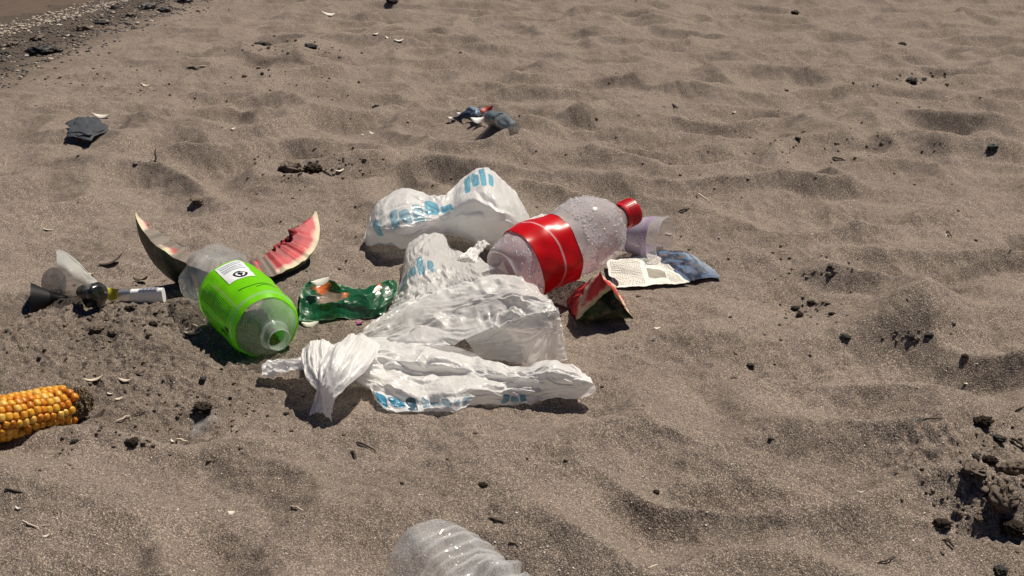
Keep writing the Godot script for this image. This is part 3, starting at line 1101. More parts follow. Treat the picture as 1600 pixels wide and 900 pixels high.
	rows = placed([
		[[480, 545, 0.020], [530, 532, 0.022], [580, 526, 0.022], [640, 528, 0.022], [690, 536, 0.024], [728, 545, 0.024], [770, 562, 0.016], [810, 570, 0.014], [858, 562, 0.022], [905, 575, 0.016]],
		[[484, 552, 0.032], [536, 545, 0.040], [590, 545, 0.038], [645, 548, 0.034], [694, 552, 0.034], [735, 560, 0.032], [775, 570, 0.026], [815, 578, 0.022], [864, 574, 0.034], [918, 586, 0.026]],
		[[494, 562, 0.036], [548, 560, 0.042], [598, 562, 0.036], [650, 566, 0.030], [700, 568, 0.028], [742, 574, 0.030], [782, 582, 0.026], [820, 588, 0.022], [866, 588, 0.032], [926, 598, 0.028]],
		[[510, 572, 0.022], [558, 576, 0.030], [606, 580, 0.026], [656, 582, 0.018], [704, 584, 0.018], [748, 588, 0.022], [788, 594, 0.020], [824, 600, 0.018], [868, 601, 0.022], [929, 607, 0.020]],
		[[545, 588, 0.012], [574, 594, 0.018], [616, 600, 0.020], [660, 600, 0.014], [706, 602, 0.020], [750, 600, 0.024], [790, 605, 0.020], [826, 610, 0.016], [868, 610, 0.014], [924, 614, 0.014]],
		[[574, 602, 0.006], [588, 614, 0.010], [624, 620, 0.012], [664, 622, 0.010], [708, 622, 0.012], [750, 617, 0.014], [790, 620, 0.012], [826, 620, 0.010], [866, 616, 0.007], [914, 619, 0.008]],
		[[584, 606, 0.003], [592, 632, 0.003], [630, 642, 0.003], [668, 642, 0.003], [712, 640, 0.003], [744, 630, 0.004], [782, 630, 0.004], [826, 630, 0.004], [860, 621, 0.003], [900, 621, 0.003]]])
	prints = word(0.10, 0.24, 0.88, 0.08, 2, Color(0.25, 0.62, 0.78)) + word(0.24, 0.30, 0.90, 0.08, 1, Color(0.28, 0.42, 0.50)) + word(0.31, 0.52, 0.88, 0.06, 5, Color(0.66, 0.76, 0.82)) + word(0.65, 0.77, 0.84, 0.09, 3, Color(0.50, 0.70, 0.78)) + word(0.62, 0.72, 0.09, 0.05, 2, Color(0.70, 0.80, 0.85))
	put("skin", bag_skin(rows, 64, 34, 230, 120, 0.025, 33, [[1.2, 3.6, 0.0040], [-2.5, 7.0, 0.0014], [5.0, 2.0, 0.0016]], [[over(498, 556, 0.03), 0.14, 40.0, 0.004], [over(925, 600, 0.025), 0.09, 34.0, 0.0035]]), film(0.92, printed(prints)), flat)
	put("handle", strap([over(560, 540, 0.045), over(545, 560, 0.05), over(528, 585, 0.042), over(512, 612, 0.03), over(504, 634, 0.016), over(500, 655, 0.004)], [0.05, 0.055, 0.044, 0.030, 0.030, 0.028], 42, 22.0), film(), flat)
	put("handle", strap([over(500, 545, 0.045), over(497, 566, 0.048), over(500, 590, 0.036), over(512, 615, 0.022), over(520, 640, 0.004)], [0.04, 0.034, 0.026, 0.018, 0.022], 43, 20.0), film(), flat)
	put("handle", strap([over(496, 570, 0.03), over(474, 573, 0.022), over(450, 575, 0.017), over(428, 578, 0.014), over(410, 581, 0.010)], [0.03, 0.030, 0.026, 0.028, 0.026], 44, 24.0), film(), flat)


# ---------------------------------------------------------------- smaller rubbish
func facet_sheet(rows: Array, su: int, sv: int, jit: float, s: int) -> PackedVector3Array:
	var p := net(rows, su, sv)
	n_any.seed = s
	n_any.frequency = 1.0
	for k in p.size():
		var q := p[k] * 30.0
		p[k] += Vector3(n_any.get_noise_3dv(q), 1.2 * n_any.get_noise_3dv(q + Vector3(11, 0, 0)), n_any.get_noise_3dv(q + Vector3(0, 0, 23))) * jit
		p[k].y = maxf(p[k].y, land(p[k].x, p[k].z) + 0.0015)
	return p


func snack_packet() -> void:
	var t := thing("green_snack_packet", "crumpled dark green foil packet with orange print right of the lime green bottle", "wrapper")
	var rows := placed([
		[[476, 440, 0.012], [500, 436, 0.015], [520, 438, 0.018], [545, 444, 0.013], [570, 454, 0.011], [592, 442, 0.021], [612, 434, 0.027], [622, 438, 0.022]],
		[[472, 450, 0.009], [494, 452, 0.009], [520, 455, 0.007], [545, 456, 0.017], [570, 462, 0.018], [590, 456, 0.017], [606, 450, 0.022], [620, 452, 0.019]],
		[[468, 462, 0.009], [490, 466, 0.005], [518, 468, 0.004], [540, 460, 0.022], [568, 460, 0.026], [582, 470, 0.015], [600, 468, 0.013], [616, 466, 0.012]],
		[[468, 478, 0.007], [486, 480, 0.006], [512, 472, 0.018], [540, 474, 0.019], [566, 474, 0.019], [584, 480, 0.012], [596, 482, 0.009], [606, 480, 0.007]],
		[[466, 494, 0.003], [488, 492, 0.005], [514, 482, 0.015], [540, 484, 0.011], [566, 486, 0.009], [584, 489, 0.007], [594, 490, 0.006], [600, 490, 0.005]],
		[[470, 503, 0.002], [490, 502, 0.003], [516, 499, 0.003], [540, 497, 0.003], [566, 497, 0.003], [582, 497, 0.002], [590, 495, 0.002], [596, 494, 0.002]]])
	var su := 29
	var sv := 21
	var p := facet_sheet(rows, su, sv, 0.004, 61)
	var c := PackedColorArray()
	var inside := PackedColorArray()
	n_any.seed = 8
	for j in sv:
		for i in su:
			var u := float(i) / (su - 1)
			var v := float(j) / (sv - 1)
			var col := Color(0.006, 0.055, 0.022).lerp(Color(0.012, 0.12, 0.045), 0.5 + 0.5 * n_any.get_noise_2d(u * 5.0, v * 5.0))
			var o1 := Vector2((u - 0.20) / 0.10, (v - 0.16) / 0.16).length()
			var o2 := Vector2((u - 0.40) / 0.05, (v - 0.36) / 0.16).length()
			var o3 := Vector2((u - 0.72) / 0.035, (v - 0.12) / 0.2).length()
			if o1 < 0.8 or o2 < 0.9 or o3 < 0.6:
				col = Color(0.72, 0.17, 0.045)
			var sandy_in := Vector2((u - 0.29) / 0.12, (v - 0.42) / 0.2).length()
			if sandy_in < 1.0:
				col = Color(0.22, 0.17, 0.13)
			if (i in [0, su - 1] or j in [0, sv - 1]) and (i + j) % 5 != 0:
				col = Color(0.20, 0.36, 0.22)
			c.append(col)
	# flat-sided: every facet keeps its own normal
	var st := SurfaceTool.new()
	st.begin(Mesh.PRIMITIVE_TRIANGLES)
	for j in sv - 1:
		for i in su - 1:
			var a := j * su + i
			for k in ([a, a + 1, a + su, a + 1, a + su + 1, a + su] if (i + j) % 2 else [a, a + 1, a + su + 1, a, a + su + 1, a + su]):
				st.set_color(c[k])
				st.set_smooth_group(-1 if (i * 7 + j * 3) % 4 else 0)
				st.add_vertex(p[k])
	st.generate_normals()
	put("foil", st.commit(), tinted(0.28, 0.6), t)
	var bit := put("torn_corner", flake(71, 0.024, 0.014, 0.12), mat(Color(0.75, 0.72, 0.64), 0.6), t, Transform3D(Basis.from_euler(Vector3(0.3, 0.3, 0.2)), over(501, 440, 0.026)))
	bit.set_meta("label", "white torn corner on top of the packet")


func papers() -> void:
	# printed page
	var rows := placed([
		[[948, 406, 0.012], [985, 402, 0.014], [1018, 397, 0.012], [1040, 408, 0.006]],
		[[950, 420, 0.010], [985, 414, 0.022], [1022, 411, 0.010], [1055, 424, 0.007]],
		[[954, 434, 0.010], [990, 432, 0.012], [1028, 428, 0.012], [1066, 434, 0.007]],
		[[958, 449, 0.004], [995, 447, 0.006], [1035, 444, 0.006], [1078, 441, 0.005]]])
	var p := facet_sheet(rows, 40, 28, 0.0022, 81)
	var im := Image.create(512, 384, false, Image.FORMAT_RGB8)
	im.fill(Color(0.91, 0.90, 0.87))
	print_lines(im, 30, 30, 210, 22, 15, Color(0.50, 0.48, 0.45), true, 51)
	print_lines(im, 270, 30, 210, 9, 15, Color(0.45, 0.44, 0.42), true, 52)
	im.fill_rect(Rect2i(270, 190, 120, 110), Color(0.62, 0.60, 0.56))
	print_lines(im, 400, 190, 80, 10, 15, Color(0.5, 0.48, 0.45), true, 53)
	var m := mat(Color.WHITE, 0.85, 0.2)
	m.albedo_texture = ImageTexture.create_from_image(im)
	var pg := put("printed_page", sheet(p, 40, 28), m)
	tag(pg, "crumpled white printed page lying right of the watermelon chunk", "paper")
	# blue glossy sheet
	rows = placed([
		[[1012, 394, 0.006], [1040, 391, 0.010], [1066, 392, 0.010], [1090, 403, 0.006], [1112, 418, 0.003]],
		[[1030, 408, 0.006], [1050, 404, 0.009], [1076, 404, 0.013], [1098, 412, 0.009], [1120, 426, 0.003]],
		[[1046, 420, 0.005], [1062, 418, 0.008], [1082, 418, 0.010], [1100, 422, 0.008], [1124, 433, 0.003]],
		[[1070, 440, 0.004], [1080, 438, 0.006], [1092, 437, 0.006], [1108, 434, 0.005], [1127, 436, 0.003]]])
	p = facet_sheet(rows, 36, 28, 0.0018, 83)
	var c := PackedColorArray()
	n_any.seed = 15
	for j in 28:
		for i in 36:
			var u := i / 35.0
			var v := j / 27.0
			var k := smoothstep(0.0, 0.35, n_any.get_noise_2d(u * 3.0, v * 4.0 + 5.0) + 0.12)
			var col := Color(0.045, 0.06, 0.10).lerp(Color(0.13, 0.21, 0.33), k)
			col = col.lerp(Color(0.38, 0.47, 0.56), smoothstep(0.45, 0.75, u + 0.4 * n_any.get_noise_2d(u * 4.0, v * 2.0)) * (1.0 - v))
			col = col.lerp(Color(0.24, 0.18, 0.14), smoothstep(0.1, 0.3, n_any.get_noise_2d(u * 8.0, v * 8.0) - 0.1) * 0.7)
			c.append(col)
	tag(put("blue_leaflet", sheet(p, 36, 28, c), tinted(0.25, 0.5)), "glossy blue leaflet partly under the printed page", "paper")


func cup() -> void:
	var a := over(978, 366, 0.036)
	var b := over(1036, 374, 0.030)
	var t := thing("lilac_cup", "clear plastic cup with lilac band lying behind the red bottle cap", "cup", a)
	t.basis = axis(a, b, 0.0).basis
	var l := a.distance_to(b)
	var n := FastNoiseLite.new()
	noise(n, FastNoiseLite.TYPE_SIMPLEX, 51, 1.0, 2)
	var bend := func(v: Vector3) -> Vector3: return dent(v, n, 0.06, 25.0)
	put("wall", lathe([Vector2(0.0, 0.0), Vector2(0.024, 0.0), Vector2(0.026, 0.002), Vector2(0.030, l * 0.6), Vector2(0.033, l), Vector2(0.0345, l + 0.0015), Vector2(0.033, l + 0.003)], 40, bend), clear(Color(0.85, 0.83, 0.86), 0.3, 0.07), t)
	var band := mat(Color(0.40, 0.30, 0.46), 0.4)
	band.backlight_enabled = true
	band.backlight = Color(0.5, 0.5, 0.5)
	put("printed_band", lathe([Vector2(0.0272, 0.008), Vector2(0.0284, l * 0.4), Vector2(0.0312, l * 0.75)], 40, bend, deg_to_rad(40), deg_to_rad(330)), band, t)


func left_bits() -> void:
	# curved clear shard
	var sp := net(placed([
		[[88, 391, 0.052], [103, 396, 0.050], [122, 411, 0.040], [141, 431, 0.026], [160, 449, 0.012]],
		[[89, 412, 0.040], [106, 416, 0.044], [126, 428, 0.036], [143, 441, 0.022], [160, 452, 0.010]],
		[[92, 438, 0.020], [108, 440, 0.026], [128, 446, 0.022], [144, 451, 0.014], [160, 455, 0.006]],
		[[95, 463, -0.002], [110, 463, -0.002], [130, 461, -0.001], [145, 459, -0.001], [160, 458, -0.001]]]), 26, 20)
	var rim := []
	for i in 26:
		rim.append(sp[i])
	var shard := put("clear_shard", sheet(sp, 26, 20), clear(Color(0.80, 0.82, 0.78), 0.42, 0.07))
	var lip := put("rim", stick(rim, 0.0015, 0.0012, 6), clear(Color(0.9, 0.92, 0.88), 0.5, 0.07), shard)
	lip.set_meta("label", "thick rolled rim of the clear shard")
	tag(shard, "curved shard of clear plastic cup standing in the sand at the left", "cup")
	# half of a dark lens
	var lens := PackedVector3Array()
	for j in 9:
		for i in 21:
			var a := TAU * i / 20.0
			var r := j / 8.0
			lens.append(Vector3(cos(a) * r * 0.017, 0.005 * (1.0 - r * r), sin(a) * r * 0.021))
	tag(put("dark_disc", sheet(lens, 21, 9), clear(Color(0.12, 0.11, 0.11), 0.72, 0.15), null, Transform3D(Basis.from_euler(Vector3(1.0, 0.3, 0.3)), over(84, 442, 0.012))), "smoky grey plastic disc half buried left of the clear shard", "plastic scrap")
	# funnel-shaped black piece
	var f := [Vector2(0.0235, 0.0), Vector2(0.0215, 0.004), Vector2(0.012, 0.022), Vector2(0.0055, 0.036), Vector2(0.0045, 0.052), Vector2(0.0, 0.053)]
	var fa := over(50, 470, 0.006)
	var fb := over(92, 468, -0.004)
	var g := put("black_funnel", lathe(f, 28), mat(Color(0.009, 0.010, 0.013), 0.5, 0.35), null, axis(fa, fb))
	tag(g, "black funnel shaped plastic foot half sunk in the sand, leftmost scrap", "plastic scrap")
	# crumpled black wrapper
	var w := thing("black_wrapper", "crumpled shiny black wrapper with a yellow edge, left of the lighter", "wrapper")
	var rows := placed([
		[[124, 448, 0.020], [138, 443, 0.030], [152, 446, 0.028], [164, 447, 0.024]],
		[[121, 456, 0.016], [136, 452, 0.032], [153, 452, 0.030], [167, 454, 0.020]],
		[[124, 464, 0.010], [138, 462, 0.024], [154, 461, 0.026], [168, 462, 0.014]],
		[[132, 474, 0.004], [142, 474, 0.010], [155, 474, 0.014], [166, 470, 0.006]],
		[[138, 482, 0.003], [146, 484, 0.003], [156, 482, 0.004], [163, 478, 0.003]]])
	put("foil", sheet(facet_sheet(rows, 22, 24, 0.005, 92), 22, 24), mat(Color(0.018, 0.018, 0.016), 0.22, 0.6), w)
	put("yellow_edge", sheet(facet_sheet(placed([[[166, 448, 0.024], [176, 451, 0.020], [184, 452, 0.014]], [[167, 456, 0.018], [176, 457, 0.014], [183, 458, 0.008]], [[168, 468, 0.006], [174, 470, 0.004], [184, 470, 0.003]]]), 9, 9, 0.003, 93), 9, 9), mat(Color(0.55, 0.52, 0.06), 0.4), w)
	# lighter
	var a := over(256, 461, 0.009)
	var b := over(187, 464, 0.009)
	var t := thing("lighter", "grey transparent cigarette lighter with metal head lying in the melon's shadow", "lighter", a)
	t.basis = axis(a, b, 0.0).basis
	var l := a.distance_to(b)
	var sq := func(v: Vector3) -> Vector3:
		var an := atan2(v.z, v.x)
		var k := pow(pow(absf(cos(an)), 3.2) + pow(absf(sin(an)), 3.2), -1.0 / 3.2)
		return Vector3(v.x * k * 0.62, v.y, v.z * k)
	var steel := mat(Color(0.72, 0.70, 0.72), 0.3)
	steel.metallic = 0.85
	put("tank", lathe([Vector2(0, 0), Vector2(0.0085, 0.0), Vector2(0.0095, 0.002), Vector2(0.0095, l * 0.36), Vector2(0.0095, l * 0.68), Vector2(0.0088, l * 0.70), Vector2(0, l * 0.70)], 32, sq), mat(Color(0.95, 0.94, 0.94), 0.35), t)
	put("metal_hood", lathe([Vector2(0.0086, l * 0.70), Vector2(0.0092, l * 0.71), Vector2(0.0092, l * 0.96), Vector2(0.0082, l), Vector2(0, l)], 32, sq), steel, t)
	var wheel := CylinderMesh.new()
	wheel.top_radius = 0.0038
	wheel.bottom_radius = 0.0038
	wheel.height = 0.006
	wheel.radial_segments = 14
	wheel.rings = 1
	put("spark_wheel", wheel, mat(Color(0.05, 0.05, 0.05), 0.5), t, Transform3D(Basis(Vector3.RIGHT, PI / 2), Vector3(0.0, l * 0.93, 0.009)))
	var sticker := PackedVector3Array()
	for j in 2:
		for i in 7:
			sticker.append(Vector3(lerpf(-0.0045, 0.0045, i / 6.0), lerpf(l * 0.10, l * 0.52, j), -0.0098))
	var si := Image.create(128, 64, false, Image.FORMAT_RGB8)
	si.fill(Color(0.62, 0.63, 0.68))
	print_lines(si, 10, 8, 108, 4, 13, Color(0.3, 0.31, 0.36), true, 77)
	var sm := mat(Color.WHITE, 0.4)
	sm.albedo_texture = ImageTexture.create_from_image(si)
	put("sticker", sheet(sticker, 7, 2), sm, t, Transform3D(Basis(), Vector3.ZERO))


func far_rubbish() -> void:
	var t := thing("blue_packet", "dark blue crumpled packet far behind the white bags", "wrapper")
	var rows := placed([
		[[722, 176, 0.008], [732, 168, 0.021], [746, 168, 0.022], [757, 170, 0.021]],
		[[716, 180, 0.010], [730, 172, 0.022], [745, 173, 0.024], [757, 174, 0.020]],
		[[708, 184, 0.008], [724, 178, 0.015], [742, 180, 0.017], [756, 180, 0.013]],
		[[706, 186, 0.002], [722, 186, 0.004], [740, 187, 0.004], [754, 187, 0.004]]])
	var p := facet_sheet(rows, 22, 16, 0.005, 66)
	var c := PackedColorArray()
	for j in 16:
		for i in 22:
			c.append(Color(0.03, 0.05, 0.09) if j > 9 else Color(0.09, 0.15, 0.25) if (j / 2) % 2 else Color(0.28, 0.35, 0.42))
	put("foil", sheet(p, 22, 16, c), tinted(0.3, 0.6), t)
	for k in [[746, 187, 0.030, "widest white scrap in front of the far blue packet"], [704, 184, 0.012, "tiny white scrap at the left end of the far blue packet"], [717, 177, 0.011, "tiny white scrap on top of the far blue packet"]]:
		tag(put("white_scrap", flake(int(k[0]), k[2], k[2] * 0.6, 0.2), mat(Color(0.85, 0.84, 0.82), 0.6), null, Transform3D(Basis.from_euler(Vector3(0.5, 0.2, 0)), over(k[0], k[1], 0.010))), k[3], "plastic scrap")
	tag(put("red_scrap", flake(12, 0.03, 0.02, 0.4), mat(Color(0.42, 0.07, 0.05), 0.5), null, Transform3D(Basis.from_euler(Vector3(0.8, 0.5, 0.4)), over(760, 172, 0.03))), "red scrap of plastic between the far packet and the far bottle", "plastic scrap")
	var a := over(764, 183, 0.018)
	var b := over(808, 199, 0.012)
	var bo := thing("small_bottle", "small crushed greyish bottle far behind the white bags", "bottle", a)
	bo.basis = axis(a, b).basis
	var l := a.distance_to(b)
	var n := FastNoiseLite.new()
	noise(n, FastNoiseLite.TYPE_SIMPLEX, 61, 1.0, 2)
	var bend := func(v: Vector3) -> Vector3: return dent(v, n, 0.4, 30.0)
	put("body", lathe([Vector2(0, 0), Vector2(0.012, 0), Vector2(0.016, 0.008), Vector2(0.016, l * 0.55), Vector2(0.011, l * 0.8), Vector2(0.0085, l * 0.86), Vector2(0.0085, l)], 28, bend), clear(Color(0.35, 0.42, 0.45), 0.45, 0.12), bo)
	put("label_wrap", lathe([Vector2(0.0165, 0.012), Vector2(0.0165, l * 0.48)], 28, bend), mat(Color(0.09, 0.12, 0.14), 0.4), bo)


# ---------------------------------------------------------------- what lies about on the sand
func litter() -> void:
	var damp := sandy(Color(0.15, 0.115, 0.09), 0.15)
	var weed := mat(Color(0.025, 0.022, 0.018), 0.8)
	var wood := mat(Color(0.06, 0.045, 0.033), 0.85)
	var straw := mat(Color(0.66, 0.57, 0.44), 0.7)
	var bone := mat(Color(0.74, 0.69, 0.60), 0.6)
	# clods: pixel place, size, material, squash, label
	var clods := [
		[1535, 663, 26, 0, 0.8, "round dark clod uppermost in the heap at the lower right"], [1560, 687, 32, 1, 0.5, "flat black clod just below the uppermost clod at the lower right"], [1521, 738, 44, 2, 0.5, "wide sandy clod at the left side of the lower right heap"], [1546, 722, 22, 0, 0.8, "dark clod on top of the wide sandy clod"],
		[1524, 716, 20, 1, 0.7, "small black clod behind the wide sandy clod"], [1568, 785, 52, 2, 0.75, "largest sandy clod of the lower right heap"], [1588, 735, 40, 2, 0.6, "sandy clod at the right frame edge above the largest clod"], [1582, 828, 40, 0, 0.6, "dark clod below the largest sandy clod at the right frame edge"],
		[1563, 893, 30, 1, 0.6, "black clod at the bottom right corner of the frame"], [1472, 820, 26, 0, 0.5, "dark pointed clod left of the largest sandy clod"], [1496, 802, 14, 2, 0.7, "small sandy clod left of the largest sandy clod"], [1530, 812, 18, 2, 0.6, "small sandy clod just below left of the largest clod"], [1560, 760, 20, 2, 0.8, "small sandy clod on the upper side of the largest clod"],
		[1297, 418, 12, 1, 0.7, "upper black clod of a pair on the bare sand at the right"], [1297, 431, 16, 1, 0.5, "lower black clod of a pair on the bare sand at the right"], [1242, 483, 18, 1, 0.6, "black clod at the left of the dark crumbs in the right hand hollow"], [1268, 474, 13, 0, 0.6, "dark clod at the top of the dark crumbs in the right hand hollow"], [1250, 494, 14, 0, 0.7, "dark clod at the bottom of the dark crumbs in the right hand hollow"], [1300, 492, 12, 0, 0.6, "dark clod at the right of the dark crumbs in the right hand hollow"],
		[1322, 527, 22, 1, 0.4, "long black clod on the ridge above the deepest hollow at the right"], [1424, 526, 18, 1, 0.5, "left black clod of a pair in the sand at the far right"], [1452, 524, 18, 1, 0.4, "right black clod of a pair in the sand at the far right"], [1172, 572, 20, 1, 0.5, "black clod alone in the sand right of the nearest white bag"], [1508, 558, 14, 0, 0.5, "dark clod on the right hand ridge"],
		[240, 257, 24, 1, 0.5, "dark chunk with a thin stick on the sand at the upper left"], [310, 315, 28, 2, 0.4, "greyish oval clod above the left end of the melon"], [208, 692, 20, 0, 0.6, "dark clod below the corn, right one of two"], [117, 690, 17, 1, 0.4, "small black clod below the corn, left one of two"], [318, 640, 34, 0, 0.45, "dark clod above the see-through scrap"],
		[485, 74, 34, 1, 0.4, "right dark clump of a pair on the rise at the upper left"], [410, 72, 40, 1, 0.35, "left dark clump of a pair on the rise at the upper left"], [1242, 21, 17, 1, 0.6, "dark clump near the top frame edge right of the middle"], [1424, 128, 30, 1, 0.45, "dark clump in a hollow at the upper right"], [1551, 233, 17, 3, 0.7, "greenish black clump at the right upper side"], [1246, 217, 14, 1, 0.5, "small black clump in the middle of the upper right sand"], [1410, 71, 15, 0, 0.5, "dark clump beside a white scrap at the upper right"],
		[588, 168, 15, 1, 0.6, "small dark clump left of the far blue packet"], [455, 265, 44, 2, 0.5, "sandy clump left above the rearmost bag"], [490, 267, 34, 0, 0.5, "dark clump left above the rearmost bag, right one"], [150, 515, 20, 2, 0.6, "sandy clod in front of the lighter"], [240, 508, 16, 0, 0.6, "dark clod in front of the left end of the melon"], [180, 520, 20, 2, 0.6, "sandy clod in front of the black wrapper"], [205, 480, 18, 2, 0.5, "sandy clod just below the lighter"],
		[755, 758, 16, 0, 0.4, "dark clod in the sand in front of the nearest bag"], [1025, 770, 14, 0, 0.5, "dark clod in the sand at the lower middle"], [613, 4, 24, 1, 0.6, "dark clump at the top frame edge, middle"]]
	var mats := [damp, weed, sandy(Color(0.62, 0.50, 0.40), 0.15), mat(Color(0.012, 0.03, 0.018), 0.7)]
	var k := 0
	for c in clods:
		var p := spot(c[0], c[1])
		var d: float = p.distance_to(Vector3(0, EYE, 0)) / LENS * c[2] * (0.68 if c[3] == 1 else 0.92)
		var tr := Transform3D(Basis.from_euler(Vector3(0.1 * sin(k), k * 2.1, 0.1 * cos(k * 3.0))).scaled(Vector3(d, d, d)), p + Vector3(0, d * c[4] * 0.22, 0))
		tag(put("sand_clod" if c[3] in [0, 2] else "weed_clump", blob(100 + k, 0.8, 16, 24, Vector3(1.0, c[4] * 0.75, 0.75), 2.5), mats[c[3]], null, tr), c[5], "clod" if c[3] in [0, 2] else "seaweed", "clods lying on the sand")
		k += 1
	# twigs: from, to, thickness px, material, label
	var twigs := [
		[1577, 686, 1604, 706, 5, 0, "dark twig at the right frame edge by the clods"], [1440, 658, 1476, 655, 3, 0, "thin dark twig above the lower right heap"], [1585, 645, 1602, 636, 3, 0, "short dark twig at the right frame edge above the heap"], [558, 692, 588, 708, 4, 0, "dark stick right one of two in front of the nearest bag"], [551, 706, 557, 718, 4, 0, "dark stick left one of two in front of the nearest bag"],
		[763, 810, 789, 820, 4, 0, "dark twig above the clear ribbed bottle"], [794, 850, 812, 855, 3, 0, "short dark twig right of the clear ribbed bottle"], [1474, 845, 1492, 856, 4, 0, "short dark stick in the lower right corner"], [1372, 880, 1400, 872, 3, 0, "dark curled twig at the bottom right of the middle"], [8, 766, 34, 772, 4, 0, "short dark stick at the left frame edge below the corn"],
		[242, 258, 247, 234, 3, 0, "thin stick standing on the dark chunk at the upper left"], [1050, 163, 1078, 188, 3, 0, "thin twig on the upper sand right of the middle"], [1578, 393, 1594, 399, 5, 0, "dark twig at the right frame edge, middle height"], [1088, 303, 1108, 316, 3, 1, "pale straw on the sand right of the red cap"], [1060, 332, 1078, 327, 3, 0, "dark twig just right of the lilac cup"],
		[35, 814, 62, 828, 3, 1, "longest pale straw in the lower left corner"], [62, 824, 76, 822, 2, 1, "short pale straw end in the lower left corner"], [310, 105, 345, 110, 3, 1, "pale straw on the flat sand at the upper left"], [290, 108, 310, 110, 4, 0, "dark stick beside the pale straw at the upper left"], [181, 661, 205, 650, 3, 1, "pale curved straw right of the corn's bare end"],
		[205, 650, 228, 644, 2, 0, "dark thin stalk joined to the pale curved straw"], [272, 688, 294, 693, 4, 1, "white straw below the see-through scrap"], [455, 792, 482, 803, 3, 1, "pale straw in the sand below the nearest bag"], [1480, 362, 1486, 372, 3, 0, "tiny dark twig in the upper right sand"], [1015, 889, 1028, 884, 3, 1, "pale straw at the bottom frame edge right of the clear bottle"],
		[300, 508, 316, 518, 3, 1, "white forked straw left of the lime green bottle"], [1300, 248, 1322, 252, 3, 0, "dark twig in the right upper sand"], [150, 590, 163, 600, 3, 0, "dark stalk above the corn's bare end"], [500, 265, 520, 278, 3, 0, "dark stalk on the clump left of the rearmost bag"]]
	for t in twigs:
		var a := spot(t[0], t[1])
		var b := spot(t[2], t[3])
		if t[2] == 247:
			b = a + Vector3(0.004, 0.03, 0.0)
		var r: float = a.distance_to(Vector3(0, EYE, 0)) / LENS * t[4] * 0.5
		var pts := []
		for i in 7:
			var f := i / 6.0
			var q := a.lerp(b, f) + Vector3(rng.randfn() * r * 0.6, r * (0.7 + 1.2 * sin(f * PI)) + rng.randfn() * r * 0.25, rng.randfn() * r * 0.6)
			pts.append(q)
		tag(put("twig" if t[5] == 0 else "straw", stick(pts, r, r * 0.6, 6), wood if t[5] == 0 else straw), t[6], "twig" if t[5] == 0 else "straw", "twigs and straws on the sand")
	# husks, shells and chips: place, length px, width ratio, material, label
	var chips := [
		[147, 595, 26, 0.3, 0, "pale husk touching the top of the corn's bare end"], [180, 586, 22, 0.3, 0, "pale husk upper middle of the three beyond the corn's bare end"], [197, 596, 24, 0.3, 0, "pale husk rightmost of the three beyond the corn's bare end"], [152, 652, 26, 0.4, 2, "dark curled husk below the corn's bare end"], [134, 648, 10, 0.6, 1, "white chip below the corn's bare end"],
		[172, 616, 9, 0.6, 1, "tiny white chip right of the corn's bare end"], [186, 624, 14, 0.3, 0, "small pale husk right of the corn's bare end"], [213, 585, 24, 0.25, 2, "dark husk right of the pale husks"], [300, 524, 24, 0.4, 0, "pale flat husk left of the lime green bottle"], [292, 515, 10, 0.6, 1, "small white chip left of the lime green bottle"],
		[485, 509, 26, 0.5, 1, "cream coloured chip in front of the green snack packet"], [362, 803, 12, 0.9, 1, "round white shell in the foreground sand"], [29, 795, 12, 0.4, 1, "white chip at the lower left corner"], [72, 838, 10, 0.5, 1, "white chip at the end of the longest pale straw"], [1345, 770, 14, 0.35, 1, "white sliver in the lower right sand"], [1027, 514, 11, 0.6, 1, "white shell right of the small watermelon chunk"],
		[75, 361, 14, 0.4, 1, "white chip on the sand above the clear shard"], [1405, 80, 14, 0.5, 1, "white scrap beside a dark clump at the upper right"], [158, 184, 24, 0.4, 1, "white scrap at the corner of the flat grey slate"], [587, 54, 8, 0.7, 1, "white chip in the upper sand, left one of a short row"], [606, 60, 8, 0.7, 1, "white chip in the upper sand, middle one of a short row"], [623, 65, 14, 0.5, 1, "white chip in the upper sand, right one of a short row"], [517, 25, 28, 0.3, 1, "white scrap near the top frame edge left of the middle"],
		[581, 209, 10, 0.5, 1, "white chip left below the far blue packet"], [567, 211, 6, 0.6, 1, "tiny white chip left below the far blue packet"], [531, 268, 14, 0.4, 1, "white chip left above the rearmost bag"], [228, 135, 14, 0.5, 0, "pale chip on the flat sand at the upper left"], [1147, 176, 6, 0.7, 1, "tiny white chip in the upper right sand"], [1509, 600, 9, 0.5, 1, "small white chip in the sand at the far right"], [1480, 368, 8, 0.5, 1, "tiny white chip by the dark twig in the upper right sand"], [562, 506, 14, 0.7, 3, "small pink scrap at the left edge of the see-through bag"],
		[1045, 367, 12, 0.4, 1, "white scrap at the right end of the lilac cup"], [365, 202, 7, 0.7, 1, "tiny white chip right of the flat grey slate"], [220, 440, 30, 0.35, 2, "dark husk in the melon's shadow above the lighter"], [175, 413, 36, 0.3, 2, "dark flat chip between the clear shard and the melon"], [140, 430, 20, 0.4, 0, "pale husk right of the clear shard"], [270, 690, 10, 0.5, 1, "tiny white chip beside the white straw"]]
	var cm := [straw, bone, wood, mat(Color(0.45, 0.10, 0.28), 0.5)]
	for c in chips:
		var p := spot(c[0], c[1])
		var d: float = p.distance_to(Vector3(0, EYE, 0)) / LENS * c[2]
		tag(put(["husk", "shell_chip", "dark_husk", "pink_scrap"][c[4]], flake(int(c[0] * 3 + c[1]), d, d * c[3], 0.15, 0.2), cm[c[4]], null, Transform3D(Basis.from_euler(Vector3(rng.randfn() * 0.25, rng.randf() * 1.4 - 0.7, rng.randfn() * 0.15)), p + Vector3(0, d * 0.12, 0))), c[5], ["husk", "shell", "husk", "plastic scrap"][c[4]], "chips and husks on the sand")
	# grey slate
	var p := spot(136, 202)
